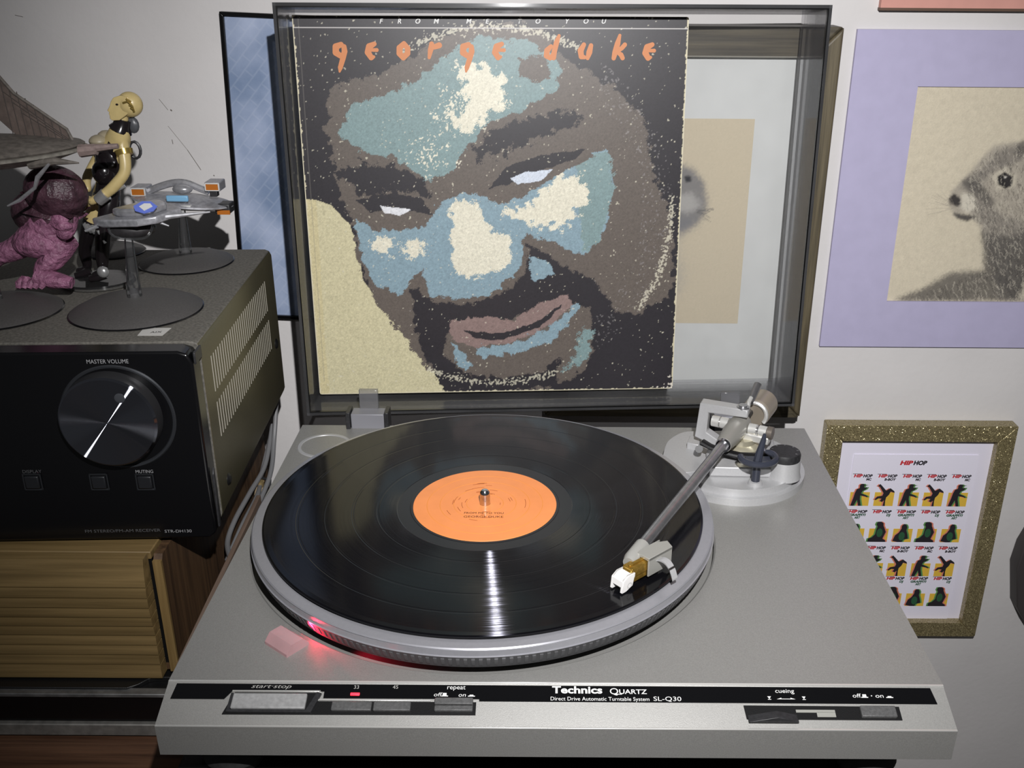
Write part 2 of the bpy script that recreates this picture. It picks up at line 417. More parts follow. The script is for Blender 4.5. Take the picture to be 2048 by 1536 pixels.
# knob recess ring and knob
rx_, rz_ = R_(237, 835, 0); kx, kz = R_(227, 832, 0); KM = frame((rx_, 0, rz_), (1, 0, 0), (0, 0, 1))     # local z points towards the viewer (-y)
MB().lathe([(33.6, -1), (35, .8), (36.2, 1.0), (37, 0.2), (37, -1)], 72, KM, cap=False).build('knob_ring', mat('dark_ring', (58, 60, 64), .35, .5), rc, local=True)
m_knob = mat('turned_black_metal', (46, 48, 54), .3, .9, aniso=.93)
nt = m_knob.node_tree; tg = nt.nodes.new('ShaderNodeTangent'); tg.direction_type = 'RADIAL'; tg.axis = 'Y'
nt.links.new(tg.outputs[0], nt.nodes['Principled BSDF'].inputs['Tangent']); nt.nodes['Principled BSDF'].inputs['Anisotropic Rotation'].default_value = .25
kb = MB().lathe([(0, 11.5), (29.9, 11.5), (31.2, 10.2), (31.6, 2), (31.6, 0)], 96, None, cap=False)
nt = m_knob.node_tree; kg = nt.nodes.new('ShaderNodeBsdfAnisotropic'); kg.distribution = 'BECKMANN'; kg.inputs['Color'].default_value = (.30, .31, .36, 1)
kg.inputs['Roughness'].default_value = .30; kg.inputs['Anisotropy'].default_value = .86; nt.links.new(tg.outputs[0], kg.inputs['Tangent'])
nt.links.new(kg.outputs[0], nt.nodes['Material Output'].inputs['Surface'])
ko = kb.build('volume_knob', [m_knob, mat('knob_side', (58, 58, 60), .35, .4)], rc, local=True)
# give the knob its own origin so that the turned finish is centred on it
ko.data.transform(Matrix.Rotation(PI / 2, 4, 'X')); ko.location = (kx * S, 0, kz * S)
for p in ko.data.polygons:
    if abs(p.normal.y) < .5: p.material_index = 1
MB().ball((0, 0, 0), 3.4, 3.4, .35, 16).build('finger_dimple', mat('dimple_grey', (60, 62, 66), .3), ko, local=True)
col.objects[-1].location = (10.5 * S, -11.5 * S, 17.5 * S); col.objects[-1].rotation_euler = (PI / 2, 0, 0)
M_btn = mat('button_black', (30, 31, 34), .35)
for px in (66, 199, 291):
    bxx, bz = R_(px, 963); t = thing
    f_ = MB()
    for (a, b, c_, d_) in [(-6, 6, -6, -5.2), (-6, 6, 5.2, 6), (-6, -5.2, -6, 6), (5.2, 6, -6, 6)]: f_.box(bxx + a, bxx + b, -1, .5, bz + c_, bz + d_)
    f_.build('button_frame', mat('button_bezel', (70, 72, 76), .25, .7), rc, local=True, bevel=.15)
    MB().box(bxx - 4.6, bxx + 4.6, -2.2, .5, bz - 4.6, bz + 4.6).build('button', M_btn, rc, local=True, bevel=.8)
def rtext(body, px0, px1, py, size, m=M_grey, al=None):
    a = R_(px0, py); b = R_(px1, py)
    lettering(body, size, frame((a[0], -.25, a[1]), (1, 0, 0), (0, 0, 1)), m, rc, width=b[0] - a[0], local=True)
rtext('MASTER VOLUME', 174, 258, 727, 4.0)
rtext('DISPLAY', 46, 84, 946, 3.4, mat('dim_ink', (84, 84, 86), .6))
rtext('MUTING', 272, 307, 946, 3.4)
rtext('FM STEREO/FM-AM RECEIVER', 171, 322, 1065, 3.2, bpy.data.materials['dim_ink'])
rtext('STR-DH130', 330, 384, 1065, 3.2)
# side vents: two diagonal-looking rows of thin slits, and screws
vs = MB()
for row, (z0, z1) in enumerate([(96, 122), (62, 88)]):
    for i in range(30):
        y = 36 + i * 5.9
        vs.box(-.1, .25, y, y + 1.1, z0, z1)
o = vs.build('vent_slit', M_slot, rc, local=True); o['kind'] = 'stuff'
for y, z in ((226, 60), (40, 26)):
    MB().lathe([(0, 1.6), (2.6, 1.6), (4.6, .2), (4.6, -.2)], 18, frame((0, y, z), (0, 1, 0), (0, 0, 1)), cap=False).build('screw', M_black, rc, local=True)
# curled price label on the lid
a = onZ(275, 671, 119.3); b = onZ(325, 671, 119.3); c = onZ(343, 656, 119.3); d = onZ(288, 656, 119.3)
o = MB().prism([a.xy, b.xy, c.xy, d.xy], 119.05, 119.4).build('paper_sticker', mat('sticker_paper', (190, 188, 184), .6), None)
tag(o, 'small white paper sticker half under the front dusty stand on the receiver', 'sticker')
lettering('AIX', 4.5, frame(onZ(300, 666, 119.55), (1, .15, 0), (0, 1, 0)), M_black, o)

# ------------------------------------------------------------------ cables between receiver and turntable
def smooth_path(P, n=8):
    P = [Vector(p) for p in P]; out = []
    for i in range(len(P) - 1):
        p0, p1, p2, p3 = P[max(i - 1, 0)], P[i], P[i + 1], P[min(i + 2, len(P) - 1)]
        for k in range(n):
            t = k / n; out.append(.5 * ((2 * p1) + (p2 - p0) * t + (2 * p0 - 5 * p1 + 4 * p2 - p3) * t * t + (3 * p1 - p0 - 3 * p2 + p3) * t ** 3))
    out.append(P[-1]); return out
cabs = [([(553, 800, 232), (548, 880, 215), (540, 950, 180), (505, 1040, 120), (492, 1110, 60), (470, 1180, 20)], 'outer grey signal cable running along the turntable edge'),
        ([(545, 850, 232), (530, 930, 190), (500, 985, 150), (470, 1040, 110), (455, 1085, 80), (462, 1120, 50)], 'middle grey signal cable bending towards the receiver side'),
        ([(540, 880, 236), (524, 945, 200), (515, 990, 150), (485, 1050, 100), (455, 1120, 60)], 'inner grey signal cable nearest the receiver')]
for P, lb in cabs:
    pts = smooth_path([onY(x, y, Y) for x, y, Y in P])
    o = MB().tube(pts, 2.1, 10).build('signal_cable', M_cable, None); tag(o, lb, 'cable', 'grey cables between receiver and turntable')
o = MB().tube([onY(x, y, 178) + Vector((0, -5 + 3 * (i % 2), 0)) for i, (x, y) in enumerate([(512, 962), (518, 953), (532, 952), (542, 958), (543, 968)])], 1.1, 8).build('cable_tie', M_rubber, None)
tag(o, 'black twist tie binding the grey cables', 'cable tie')
pl = thing('phono_plug', 'small gold tipped plug hanging in the bundle of grey cables', 'plug', tuple(onY(520, 985, 172)))
MB().tube([onY(521, 962, 172), onY(520, 972, 172)], 3.4, 14).build('tip', mat('brass_tip', (205, 180, 130), .3, .7), pl)
MB().tube([onY(520, 972, 172), onY(516, 990, 172)], [4.2, 3.4], 14).build('sleeve', mat('beige_plastic', (186, 166, 136), .5), pl)

# ------------------------------------------------------------------ turntable
tt = thing('turntable', 'silver turntable with raised smoky dust cover in the middle of the picture', 'turntable', (45, 0, -75))
X0, X1, YB, YS, YF, ZD, ZF, ZB = -165.9, 263.3, 166.4, -167.2, -193.1, -18.3, -27.4, -47.6
AL = math.atan2(ZD - ZF, YS - YF)
# deck top plate with the round platter well
def plate_with_hole(mb, x0, x1, y0, y1, z, R, hz, n=160):
    A = sorted([2 * PI * i / n for i in range(n)] + [math.atan2(y, x) % (2 * PI) for x in (x0, x1) for y in (y0, y1)])
    inn, out = [], []
    for a in A:
        c, s_ = math.cos(a), math.sin(a)
        t = min([v for v in ((x1 / c) if c > 1e-9 else 1e9, (x0 / c) if c < -1e-9 else 1e9, (y1 / s_) if s_ > 1e-9 else 1e9, (y0 / s_) if s_ < -1e-9 else 1e9)])
        out.append((c * t, s_ * t, z)); inn.append(((R + 1.2) * c, (R + 1.2) * s_, z))
    m = len(A); rim = [(x * R / (R + 1.2), y * R / (R + 1.2), z - .9) for x, y, _ in inn]; bot = [(x, y, hz) for x, y, _ in rim]
    mb.add(out + inn + rim + bot + [(0, 0, hz)], [(i, (i + 1) % m, m + (i + 1) % m, m + i) for i in range(m)] +
           [(m + i, m + (i + 1) % m, 2 * m + (i + 1) % m, 2 * m + i) for i in range(m)] + [(2 * m + i, 2 * m + (i + 1) % m, 3 * m + (i + 1) % m, 3 * m + i) for i in range(m)] +
           [(3 * m + i, 3 * m + (i + 1) % m, 4 * m) for i in range(m)])
    return out
db = MB(); plate_with_hole(db, X0, X1, YS, YB, ZD, 159.4, ZD - 9)
g = 1.1   # small groove behind the front panel
pf = [(YS, ZD), (YS - .9, ZD - .5), (YS - 1.3, ZD - .9), (YF + .5, ZF - .1), (YF, ZF - .6), (YF + .6, ZB), (YB, ZB), (YB, ZD)]
n_ = len(pf); vs_ = [(X0 + (0 if i in (0, n_ - 1) else 0), y, z) for i, (y, z) in enumerate(pf)] + [(X1, y, z) for y, z in pf]
db.add(vs_, [(i, i + 1, i + 1 + n_, i + n_) for i in range(n_ - 1)] + [tuple(range(n_))[::-1], tuple(range(n_, 2 * n_))])
db.build('deck', M_deck, tt)
MB().box(X0 + 5, X1 - 5, YF + 12, YB - 4, ZB - 11, ZB).build('base_plinth', M_black, tt, bevel=1)
for x in (X0 + 30, X1 - 36):
    for y in (YF + 30, YB - 30): MB().lathe([(0, -75.5), (16, -75.5), (18, -70), (15, -62), (13, -56.9), (0, -56.9)], 28, Matrix.Translation((x, y, 0)), cap=False).build('foot', mat('foot_rubber', (34, 34, 34), .7, noise=.4, nscale=300), tt)
# highlights along the deck edges, put in as thin pale strips
MB().box(X0, X1, YS - .6, YS + .6, ZD - .4, ZD + .25).build('edge_highlight', M_edge, tt, bevel=.2, label='painted highlight line behind the control panel')
MB().box(X0, X1, YF - .1, YF + 1., ZF - .7, ZF + .25).build('edge_highlight', M_edge, tt, bevel=.2, label='painted highlight on the front edge')
def PM(x, s_, h=.15):     # frame on the sloping control panel: x, distance s_ down the slope
    x = 1.0085 * x - 2.0
    return frame((x, YS - s_ * math.cos(AL), ZD - s_ * math.sin(AL)), (1, 0, 0), (0, math.cos(AL), math.sin(AL))) @ Matrix.Translation((0, 0, h))
P0 = PM(0, 0, 0) @ Matrix.Diagonal((1.0085, 1, 1, 1))
def pbox(mb, x0, x1, s0, s1, h0, h1): return mb.box(x0, x1, -s1, -s0, h0, h1, M=P0)
# black title strip with its stepped lower edge
strip = [(-157.8, 1.7), (256 - 1, 1.7), (256.5, 11.5), (6.4, 11.5), (6.4, 11.2), (-79, 11.2)]
MB().prism([(-157.4, -1.8), (255.2, -1.8), (256.6, -11.6), (8.5, -11.6), (8.5, -10.3), (-76, -10.3), (-76, -6.2), (-126, -6.2), (-129.5, -11.2), (-158.6, -11.2)], -.3, -.06 + .2, P0).build('title_strip', M_gloss, tt)
# button wells
MB().prism([(-124.5, -7.2), (-79.5, -7.2), (-79.5, -12.3), (-78, -12.3), (7, -12.3), (7, -20), (-128.6, -20.4)], -.3, .25, P0).build('button_well', M_black, tt)
wt = MB()
for a, b in [((-125.6, -6.4), (-78.4, -6.4)), ((-78.4, -6.4), (-78.4, -11.6)), ((-78.4, -11.6), (-18, -11.4))]:
    x0, x1 = min(a[0], b[0]) - .35, max(a[0], b[0]) + .35; y0, y1 = min(a[1], b[1]) - .35, max(a[1], b[1]) + .35
    wt.box(x0, x1, y0, y1, 0, .7, M=P0)
wt.build('well_trim', M_edge, tt, bevel=.1)
M_bt = mat('dark_grey_button', (84, 84, 84), .5, noise=.2, nscale=600, bump=.3, bscale=1200)
o = MB(); pbox(o, -124.5, -84.5, 8.6, 17.8, 0, 2.4); o.build('start_button', mat('grey_button', (150, 150, 150), .5, noise=.15, nscale=400), tt, bevel=.7)
MB().prism([(-126.5, -19.6), (-81, -19.6), (-77, -8), (-79.8, -7.4), (-84, -18), (-124.6, -18), (-124.6, -8), (-126, -8)], 0, 1.6, P0).build('button_frame', M_dark, tt, bevel=.3)
for x0, x1 in ((-70.5, -49), (-48, -28)):
    o = MB(); pbox(o, x0, x1, 13.2, 18.4, 0, 2.); o.build('speed_button', M_bt, tt, bevel=.5)
o = MB(); pbox(o, -15.2, 5.4, 11.2, 15.2, 0, 3.4); pbox(o, -15.2, 5.4, 15.2, 18.4, 0, 2.2); o.build('repeat_button', M_bt, tt, bevel=.5)
MB().prism([(151.3, -13.2), (235.2, -13.4), (235.2, -21.4), (152, -21.4)], -.3, .25, P0).build('slider_well', M_black, tt)
MB().prism([(0, 0), (15, 3.4), (26.5, .6), (27, -.4), (0, -.4)], 0, 5, frame(P0 @ Vector((152.6, -19.4, .9)), (1, 0, 0), P0.to_3x3() @ Vector((0, .25, 1)))).build('cueing_slider', M_dark, tt, bevel=.4)
o = MB(); pbox(o, 179, 200, 15.8, 17.4, 0, .6); pbox(o, 190, 200, 17.2, 20, 0, .6); o.build('slider_track', mat('track_metal', (150, 150, 144), .5), tt)
o = MB(); pbox(o, 213.4, 232.5, 14, 20.6, 0, 2.6); o.build('power_button', M_bt, tt, bevel=.6)
def pt(body, x, s_, size, width=None, al='CENTER', m=None, **k): lettering(body, size, PM(x, s_, .24), m or M_white, tt, width=width, align=al, **k)
M_dimw = mat('worn_ink', (168, 166, 162), .6)
pt('start·stop', -105.3, 4.4, 3.4, 22, m=M_dimw, shear=.3); pt('33', -58.9, 4.6, 3.2, m=M_dimw); pt('45', -37.6, 4.4, 3.2, m=M_dimw)
pt('repeat', -4.3, 4.5, 3.9, 10); pt('off', -16.2, 8.9, 3.4, 4.6, 'LEFT', shear=.15); pt('on', -2.8, 9.0, 3.4, 4., 'LEFT', shear=.15)
pt('Technics', 48, 6.4, 6.0, 27.6, 'LEFT', bold=.18); 
pt('Q', 79.5, 6.9, 5.4, 4.6, 'LEFT'); pt('UARTZ', 84.6, 6.6, 3.9, 15.2, 'LEFT', bold=.05)
MB().box(81.5, 86, -7.1, -6.7, .2, .3, M=P0).build('lettering', M_white, tt)
pt('Direct Drive Automatic Turntable System', 47.2, 10.9, 3.25, 54, 'LEFT'); pt('SL-Q30', 103, 10.8, 3.8, 15.2, 'LEFT')
pt('cueing', 175, 5.4, 3.6, 10.4); pt('off', 211.6, 8.0, 3.5, 4.6, 'LEFT'); pt('on', 224, 8.0, 3.5, 4.4, 'LEFT')
def sym(P): MB().prism(P, .15, .28, P0).build('symbol', M_white, tt)
for x, up_ in ((-10.4, 1), (4.2, 0), (218, 1), (231.6, 0)):
    y = -8.9 if x < 10 else -8.1; t_ = y + (2.1 if up_ else 1.1)
    sym([(x - 1.9, y), (x + 1.9, y), (x + 1.9, y + .5), (x + 1.1, y + .5), (x + 1., t_), (x - 1., t_), (x - 1.1, y + .5), (x - 1.9, y + .5)])
sym([(221.6, -7.2), (222.2, -7.2), (222.2, -6.6), (221.6, -6.6)])
for x in (166, 184.8):
    sym([(x - 1, -7.6), (x + 1, -7.6), (x, -9.2)]); sym([(x - .9, -9.6), (x + .9, -9.6), (x + .9, -9.3), (x - .9, -9.3)])
sym([(170, -9.3), (180, -9.3), (177.5, -8.4), (177.5, -9.0), (172.5, -9.0), (172.5, -8.4)])
o = MB(); pbox(o, -61.6, -56.6, 7.0, 8.7, 0, .5); o.build('speed_lamp', mat('red_lamp', (255, 40, 50), .4, emit=(255, 30, 45), estr=5), tt, bevel=.3, label='small glowing red lamp')
# 45 rpm adaptor recess ring, hinge
MB().lathe([(18.6, -.2), (19.1, .5), (21.4, .5), (22.2, -.2)], 72, Matrix.Translation((-139, 127, ZD)), cap=False).build('adaptor_recess', M_deck2, tt)
for xc in (-109, 199):
    MB().box(xc - 14, xc + 14, YB - 6, YB + 8, ZD - 6, ZD + 13).build('hinge', mat('hinge_grey', (128, 128, 134), .45), tt, bevel=.8)
    for h0 in (xc - 18, xc + 14.5): MB().box(h0, h0 + 3.5, YB - 8, YB + 8, ZD - 6, ZD + 15).build('hinge_cheek', M_dark, tt, bevel=.5)

# platter (turned on the spindle)
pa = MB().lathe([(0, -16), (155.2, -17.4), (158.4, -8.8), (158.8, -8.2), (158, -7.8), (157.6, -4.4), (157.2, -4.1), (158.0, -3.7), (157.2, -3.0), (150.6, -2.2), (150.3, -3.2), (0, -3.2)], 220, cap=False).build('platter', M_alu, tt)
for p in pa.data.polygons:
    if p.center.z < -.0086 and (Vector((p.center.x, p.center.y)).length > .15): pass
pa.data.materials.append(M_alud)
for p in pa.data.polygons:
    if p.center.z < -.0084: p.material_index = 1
dots = MB()
for i in range(230):
    a = 2 * PI * i / 230; M_ = Matrix.Rotation(a, 4, 'Z') @ Matrix.Translation((156.9, 0, -12.8)) @ Matrix.Rotation(math.radians(20.4), 4, 'Y')
    dots.box(-.5, .32, -1.0, 1.0, -2.8, 2.8, M=M_)
o = dots.build('strobe_dot', M_alud, pa); o['kind'] = 'stuff'
MB().lathe([(0, -3.2), (149, -3.2), (149.4, -2.0), (148, -1.6), (0, -1.6)], 160, cap=False).build('mat', M_rubber, pa)
sp = MB().lathe([(3.6, -2), (3.6, 8.2), (3.3, 9.6), (2.2, 11), (0, 11.6)], 32, cap=False).build('spindle', M_chrome, pa)
# strobe prism and its lamp
st = MB(); ang = math.radians(231.2)
Ms = Matrix.Rotation(ang, 4, 'Z') @ Matrix.Translation((172.5, 0, ZD))
st.prism([(-8, 0), (8, 0), (8, 2), (4, 6.5), (-4, 6.5), (-8, 2)], -10, 10, Ms @ frame((0, 0, 0), (1, 0, 0), (0, 0, 1)))
o = st.build('strobe_prism', clear('pink_glow_clear', (.96, .66, .68), 2.4, .15, .9, (.82, .50, .52)), tt, label='clear pinkish strobe prism with painted lamp glow beside the platter')  # glow of the lit prism put into its pink diffuse colour
dl = bpy.data.lights.new('strobe_lamp', 'SPOT'); dl.energy = .2; dl.color = (1, .02, .06); dl.shadow_soft_size = .0015; dl.spot_size = math.radians(84); dl.spot_blend = .3
do = bpy.data.objects.new('strobe_lamp', dl); col.objects.link(do)
p_ = Ms @ Vector((-11.5, 1., 4.)); q_ = Matrix.Rotation(math.radians(235.), 4, 'Z') @ Vector((157, 0, -11.))
do.location = p_ * S; do.rotation_euler = (q_ - p_).to_track_quat('-Z', 'Y').to_euler(); do.parent = tt; do.matrix_parent_inverse = WM[tt.name].inverted()

# dust cover: a shallow tapered box standing open on its hinge
TH = .047; CYW = .0637; CXa = Vector((math.cos(CYW), math.sin(CYW), 0)); CB = Vector((49.4, 194.0, -15.9))
CU = Vector((-math.sin(CYW) * math.sin(TH), math.cos(CYW) * math.sin(TH), math.cos(TH))); CBk = CU.cross(CXa)
def CP(a, b, c): return CB + CXa * a + CU * b + CBk * c
W_, H_, D_, DR = 214.6, 334.4, 54., 5.
def shell_panel(name, q, th=2.4, m=None):
    n = (q[1] - q[0]).cross(q[3] - q[0]).normalized() * th
    cen = CP(0, H_ / 2, D_ / 2 - 5); mid = sum(q, Vector()) / 4
    if (cen - mid).dot(n) < 0: n = -n
    mb = MB(); mb.add([*q, *[p + n for p in q]], [(0, 1, 2, 3), (7, 6, 5, 4), (0, 4, 5, 1), (1, 5, 6, 2), (2, 6, 7, 3), (3, 7, 4, 0)])
    return mb.build(name, m or M_wallc, dc, smooth=False)
outer = [CP(-W_, 0, 0), CP(W_, 0, 0), CP(W_, H_, 0), CP(-W_, H_, 0)]
inner = [CP(-W_ + DR, DR, D_), CP(W_ - DR, DR, D_), CP(W_ - DR, H_ - DR, D_), CP(-W_ + DR, H_ - DR, D_)]
ins = lambda p, k: p
rimb = MB()
for i in range(4):
    a, b = outer[i], outer[(i + 1) % 4]; c = CP(0, H_ / 2, 0)
    sg = lambda p: p + CXa * (3.4 if p.x < 45 else -3.4) + CU * (3.4 if (p - CB).dot(CU) < 100 else -3.4)
    q = [a, b, sg(b), sg(a)]; rimb.add([*q, *[p + CBk * 3 for p in q]], [(0, 1, 2, 3), (7, 6, 5, 4), (0, 4, 5, 1), (1, 5, 6, 2), (2, 6, 7, 3), (3, 7, 4, 0)])
# the cover itself is the back panel; its four walls and rim are pieces of it
qb = inner; nb = MB(); nb.add([*qb, *[p - CBk * 2.4 for p in qb]], [(0, 1, 2, 3), (7, 6, 5, 4), (0, 4, 5, 1), (1, 5, 6, 2), (2, 6, 7, 3), (3, 7, 4, 0)])
dc = nb.build('dust_cover', M_cover, tt, smooth=False)
for i in range(4): shell_panel('cover_wall', [outer[i], outer[(i + 1) % 4], inner[(i + 1) % 4], inner[i]], m=None)
rimb.build('cover_rim', M_blackrim, dc, label='dark edge of the smoky cover')
for xc in (-109, 199): MB().box(xc - 8, xc + 8, 172, 176, -8, 12).build('hinge_tab', clear('hinge_clear', (.7, .7, .72), .8, .1, .3), dc, bevel=.5)

# ------------------------------------------------------------------ tonearm base and tonearm
BC = Vector((188, 86, 0))
def base_poly(R, keep, n=120, c=BC):
    out = []
    for i in range(n):
        a = 2 * PI * i / n; p = Vector((c.x + R * math.cos(a), c.y + R * math.sin(a), 0))
        if p.length < keep: p = p.normalized() * keep
        out.append((p.x, p.y))
    r = [out[0]]
    for q in out[1:]:
        if (Vector(q) - Vector(r[-1])).length > .4: r.append(q)
    return r
tbse = MB().prism(base_poly(55, 160.5), ZD - .5, -12.5).build('tonearm_base', M_deck2, tt, bevel=1.6, seg=3)
MB().prism(base_poly(50.5, 162), -12.6, -7).build('upper_tier', M_deck2, tbse, bevel=1.2, seg=3)
def ppx(P, z): return [tuple(onZ(x, y, z).xy) for x, y in P]
MB().prism(ppx([(1418, 934), (1412, 905), (1425, 870), (1545, 870), (1552, 900), (1549, 937)], 1), -7, 1).build('platform', M_deck2, tbse, bevel=1.2)
lbp = [onZ(x, y, -4) for x, y in ((1326, 912), (1336, 884), (1368, 866), (1405, 868), (1424, 890), (1425, 925), (1400, 942), (1360, 945))]; lbs = smooth_path(lbp + lbp[:1], 5)[:-1]
MB().prism([(p.x, p.y) for p in lbs], -12, -3).build('lobe', M_deck2, tbse, bevel=3.5, seg=5)
MB().prism(ppx([(1374, 885), (1380, 871), (1402, 873), (1398, 890)], 2), -4, 2).build('stop_block', M_deck2, tbse, bevel=.6)
dcn = onZ(1570, 903, 12)
MB().lathe([(13.5, -8), (12.6, -4), (12.2, 6.5), (0, 6.5)], 40, Matrix.Translation((dcn.x, dcn.y, 0)), cap=False).build('dial_column', M_deck2, tbse)
dl_ = MB().lathe([(11.9, 6.5), (12, 10.5), (11.2, 12.4), (0, 12.6)], 48, Matrix.Translation((dcn.x, dcn.y, 0)), cap=False).build('force_dial', mat('dial_black', (34, 34, 36), .5, noise=.5, nscale=500), tbse, label='small black numbered dial')
for i in range(7):
    a = math.radians(200 - i * 40); r = 8.6
    M_ = Matrix.Translation((dcn.x + r * math.cos(a), dcn.y + r * math.sin(a), 12.9)) @ Matrix.Rotation(a - PI / 2, 4, 'Z')
    lettering(str(i) if i else '0', 2.6, M_, M_grey, tbse, align='CENTER')
MB().prism(ppx([(1544, 930), (1543, 914), (1560, 914), (1560, 924)], 4), -2, 4).build('pointer_block', M_deck2, tbse, bevel=.4)
# arm rest post with its clip
cp = onZ(1510, 968, -7)
MB().lathe([(0, -7), (5.6, -7), (5, -4.4), (3.6, -4), (0, -4)], 24, Matrix.Translation((cp.x, cp.y, 0)), cap=False).build('rest_collar', M_deck2, tbse)
ar = MB(); ar.tube([(cp.x, cp.y, -5), (cp.x, cp.y, 10)], 3.3, 12)
C2 = Vector((cp.x + .5, cp.y, 15))
ar.tube([C2 + Vector((13 * math.cos(t), 9 * math.sin(t), 1.5 * math.sin(t))) for t in np.linspace(math.radians(-190), math.radians(60), 16)], [2.4] * 15 + [1.4], 8)
ar.box(C2.x - 9, C2.x + 9, C2.y - 3, C2.y + 4, C2.z - 5, C2.z - 1)
ar.tube([C2 + Vector((-2, -5, -4)), C2 + Vector((0, -3, 6)), C2 + Vector((2, -2, 15)), C2 + Vector((2.5, -2, 20))], [3.4, 2.8, 2., 1.2], 8)
ar.build('arm_rest', M_navy, tbse)
# cue lift arc
MB().tube([onZ(1404, 884, 13), onZ(1420, 893, 11), onZ(1445, 903, 9), onZ(1480, 911, 8), (onZ(1515, 912, 8)), onZ(1540, 905, 8)], [3.6, 3.2, 3.2, 3.4, 3.2, 2.6], 10, ell=.7).build('cue_lift', M_black, tbse)
MB().tube([onZ(1398, 898, 4), onZ(1398, 898, 9)], 3, 14).build('cue_lift_post', M_dark, tbse)
# gimbal on the base
P = Vector((190, 86, 21)); TD = (Vector((104, -72, 12.5)) - P).normalized(); TN = Vector((0, 0, 1)).cross(TD).normalized()   # TN to the right of the arm
gm = MB().lathe([(0, -7), (15, -7), (15, 6), (13, 8), (11, 9), (11, 13), (0, 13)], 40, Matrix.Translation((P.x + 3, P.y - 1, 0)), cap=False).build('pivot_column', mat('champagne_metal', (196, 190, 168), .28, .6), tbse)
MB().lathe([(15, 2.), (18, 2.4), (18.4, 4.), (15, 4.6)], 48, Matrix.Translation((P.x + 3, P.y - 1, 0)), cap=False).build('pivot_ring', M_chrome, tbse)
# C-shaped bracket: arm over the pivot, leg on the left, foot running back to the column
xa = Vector((162 - 193.5, 97 - 85, 0)).normalized()
bm_ = frame((191, 86, 0), xa, (0, 0, 1))
poly = [(-6, 31.5), (-5.5, 38), (30, 37), (32.5, 8), (22, 4), (8, 6), (24, 13), (25, 29.5), (0, 31)]
MB().prism([(-6, 30.5), (-6, 37), (31, 37.5), (33.5, 8), (12, 1), (6, 3.5), (24.5, 13.5), (24, 30)], -5, 5, bm_).build('pivot_bracket', M_deck2, tbse, bevel=1.0)
MB().lathe([(0, 39.2), (3.2, 39.2), (3.2, 38), (4.6, 38), (5, 36.6), (0, 36.6)], 24, Matrix.Translation((192, 85.5, 0)), cap=False).build('pivot_screw', M_steel, tbse)

ta = MB().tube([P + TD * -6, P + TD * 186], 3.9, 28).build('tonearm', M_steel, tt)
fr_ = frame(P, TN, (0, 0, 1))    # x across the arm, y up, z = along? (towards the stylus or away)
ZT = fr_.to_3x3() @ Vector((0, 0, 1)); sgn = 1 if ZT.dot(TD) > 0 else -1
MB().tube([P + TD * -8, P + TD * 0, P + TD * 14, P + TD * 34], [7.5, 8.2, 8.2, 6.0], 24).build('pivot_housing', mat('housing_grey', (150, 148, 142), .4, .3), ta)
MB().tube([P + TD * 33, P + TD * 36.5], [6.0, 5.2], 24).build('tube_collar', M_chrome, ta)
TS = Vector((TD.y, -TD.x, 0)).normalized(); 
if TS.x < 0: TS = -TS
for s_ in (-21, -14, 8.5, 16.5):
    MB().tube([P + TS * s_, P + TS * (s_ + 6)], [4.4, 4.4], 20).build('gimbal_bearing', M_edge, ta)
MB().tube([P + TS * -15, P + TS * 24], 2.4, 12).build('gimbal_axle', M_steel, ta)
MB().tube([P + TS * 23, P + TS * 27], 5, 16).build('bearing_cap', mat('cap_grey', (120, 112, 104), .4, .5), ta)
MB().box(2, 25, -4, 4, -9, -3, M=frame(P + Vector((0, 0, 0)), TS, -TD)).build('counter_plate', M_edge, ta, bevel=.8)
B = P - TD * 10
MB().tube([P - TD * 8, P - TD * 34], [3, 3], 14).build('rear_stub', M_dark, ta)
MB().tube([P - TD * 24 + Vector((5, 0, 0)), P - TD * 26 + Vector((5, 0, 0)), P - TD * 46 + Vector((5, 0, 0)), P - TD * 48 + Vector((5, 0, 0))], [10.2, 11.5, 11.5, 10.2], 36).build('counterweight', mat('counterweight_metal', (160, 150, 136), .35, .5), ta, label='brownish silver counterweight')
MB().tube([P - TD * 23 + Vector((5, 0, 0)) + (Vector((0, 0, 1)) * 9.5 * math.cos(t) + TS * 9.5 * math.sin(t)) for t in np.linspace(-1.4, 2.2, 14)], 1.7, 8).build('weight_ring', M_edge, ta)
MB().tube([Vector((201, 101, 34)), Vector((206, 112, 39)), Vector((209, 118, 42))], [2.2, 3.0, 3.2], 14).build('adjusting_screw', M_steel, ta)
a_ = [Vector((198, 96, 30)), Vector((198.5, 97, 36)), Vector((201, 101, 38.5))]
MB().tube(a_, [1.6, 1.6, 1.6], 10).build('lock_clip', M_edge, ta)
# head end
HU = Vector((-.735, -.678, 0)).normalized(); HV = Vector((.678, -.735, 0)).normalized()      # HU forward, HV to the near side
HF = Vector((101.4, -90.3, 0)); HM = frame(HF, HV, HU)                                         # x near side, y forward
HM = Matrix.Translation(HF) @ Matrix((HV, HU, Vector((0, 0, 1)))).transposed().to_4x4()
hs = MB()
hs.box(4.4, 5.6, -21.5, 0, 3, 16, M=HM); hs.box(-5.4, -4.6, -21.5, 0, 4, 16, M=HM); hs.box(-1, 5, -21.4, -14, 5, 14, M=HM)
hs.prism([(-5.4, 0), (-5.4, -16), (-1, -24.5), (5.6, -21.5), (5.6, 0)], 13.8, 16.05, HM)
hd = hs.build('headshell', mat('headshell_grey', (165, 164, 158), .38, .3), ta, bevel=.35)
MB().tube([P + TD * 182, P + TD * 199, P + TD * 203], [5.0, 5.0, 3.8], 22).build('head_socket', mat('socket_grey', (172, 171, 166), .36, .3), ta)
MB().lathe([(0, .5), (1.5, .5), (1.5, 0)], 14, frame(HM @ Vector((5.6, -1.6 - 2.2, 6.3)), HU, (0, 0, 1)), cap=False).build('fixing_screw', M_steel, ta)
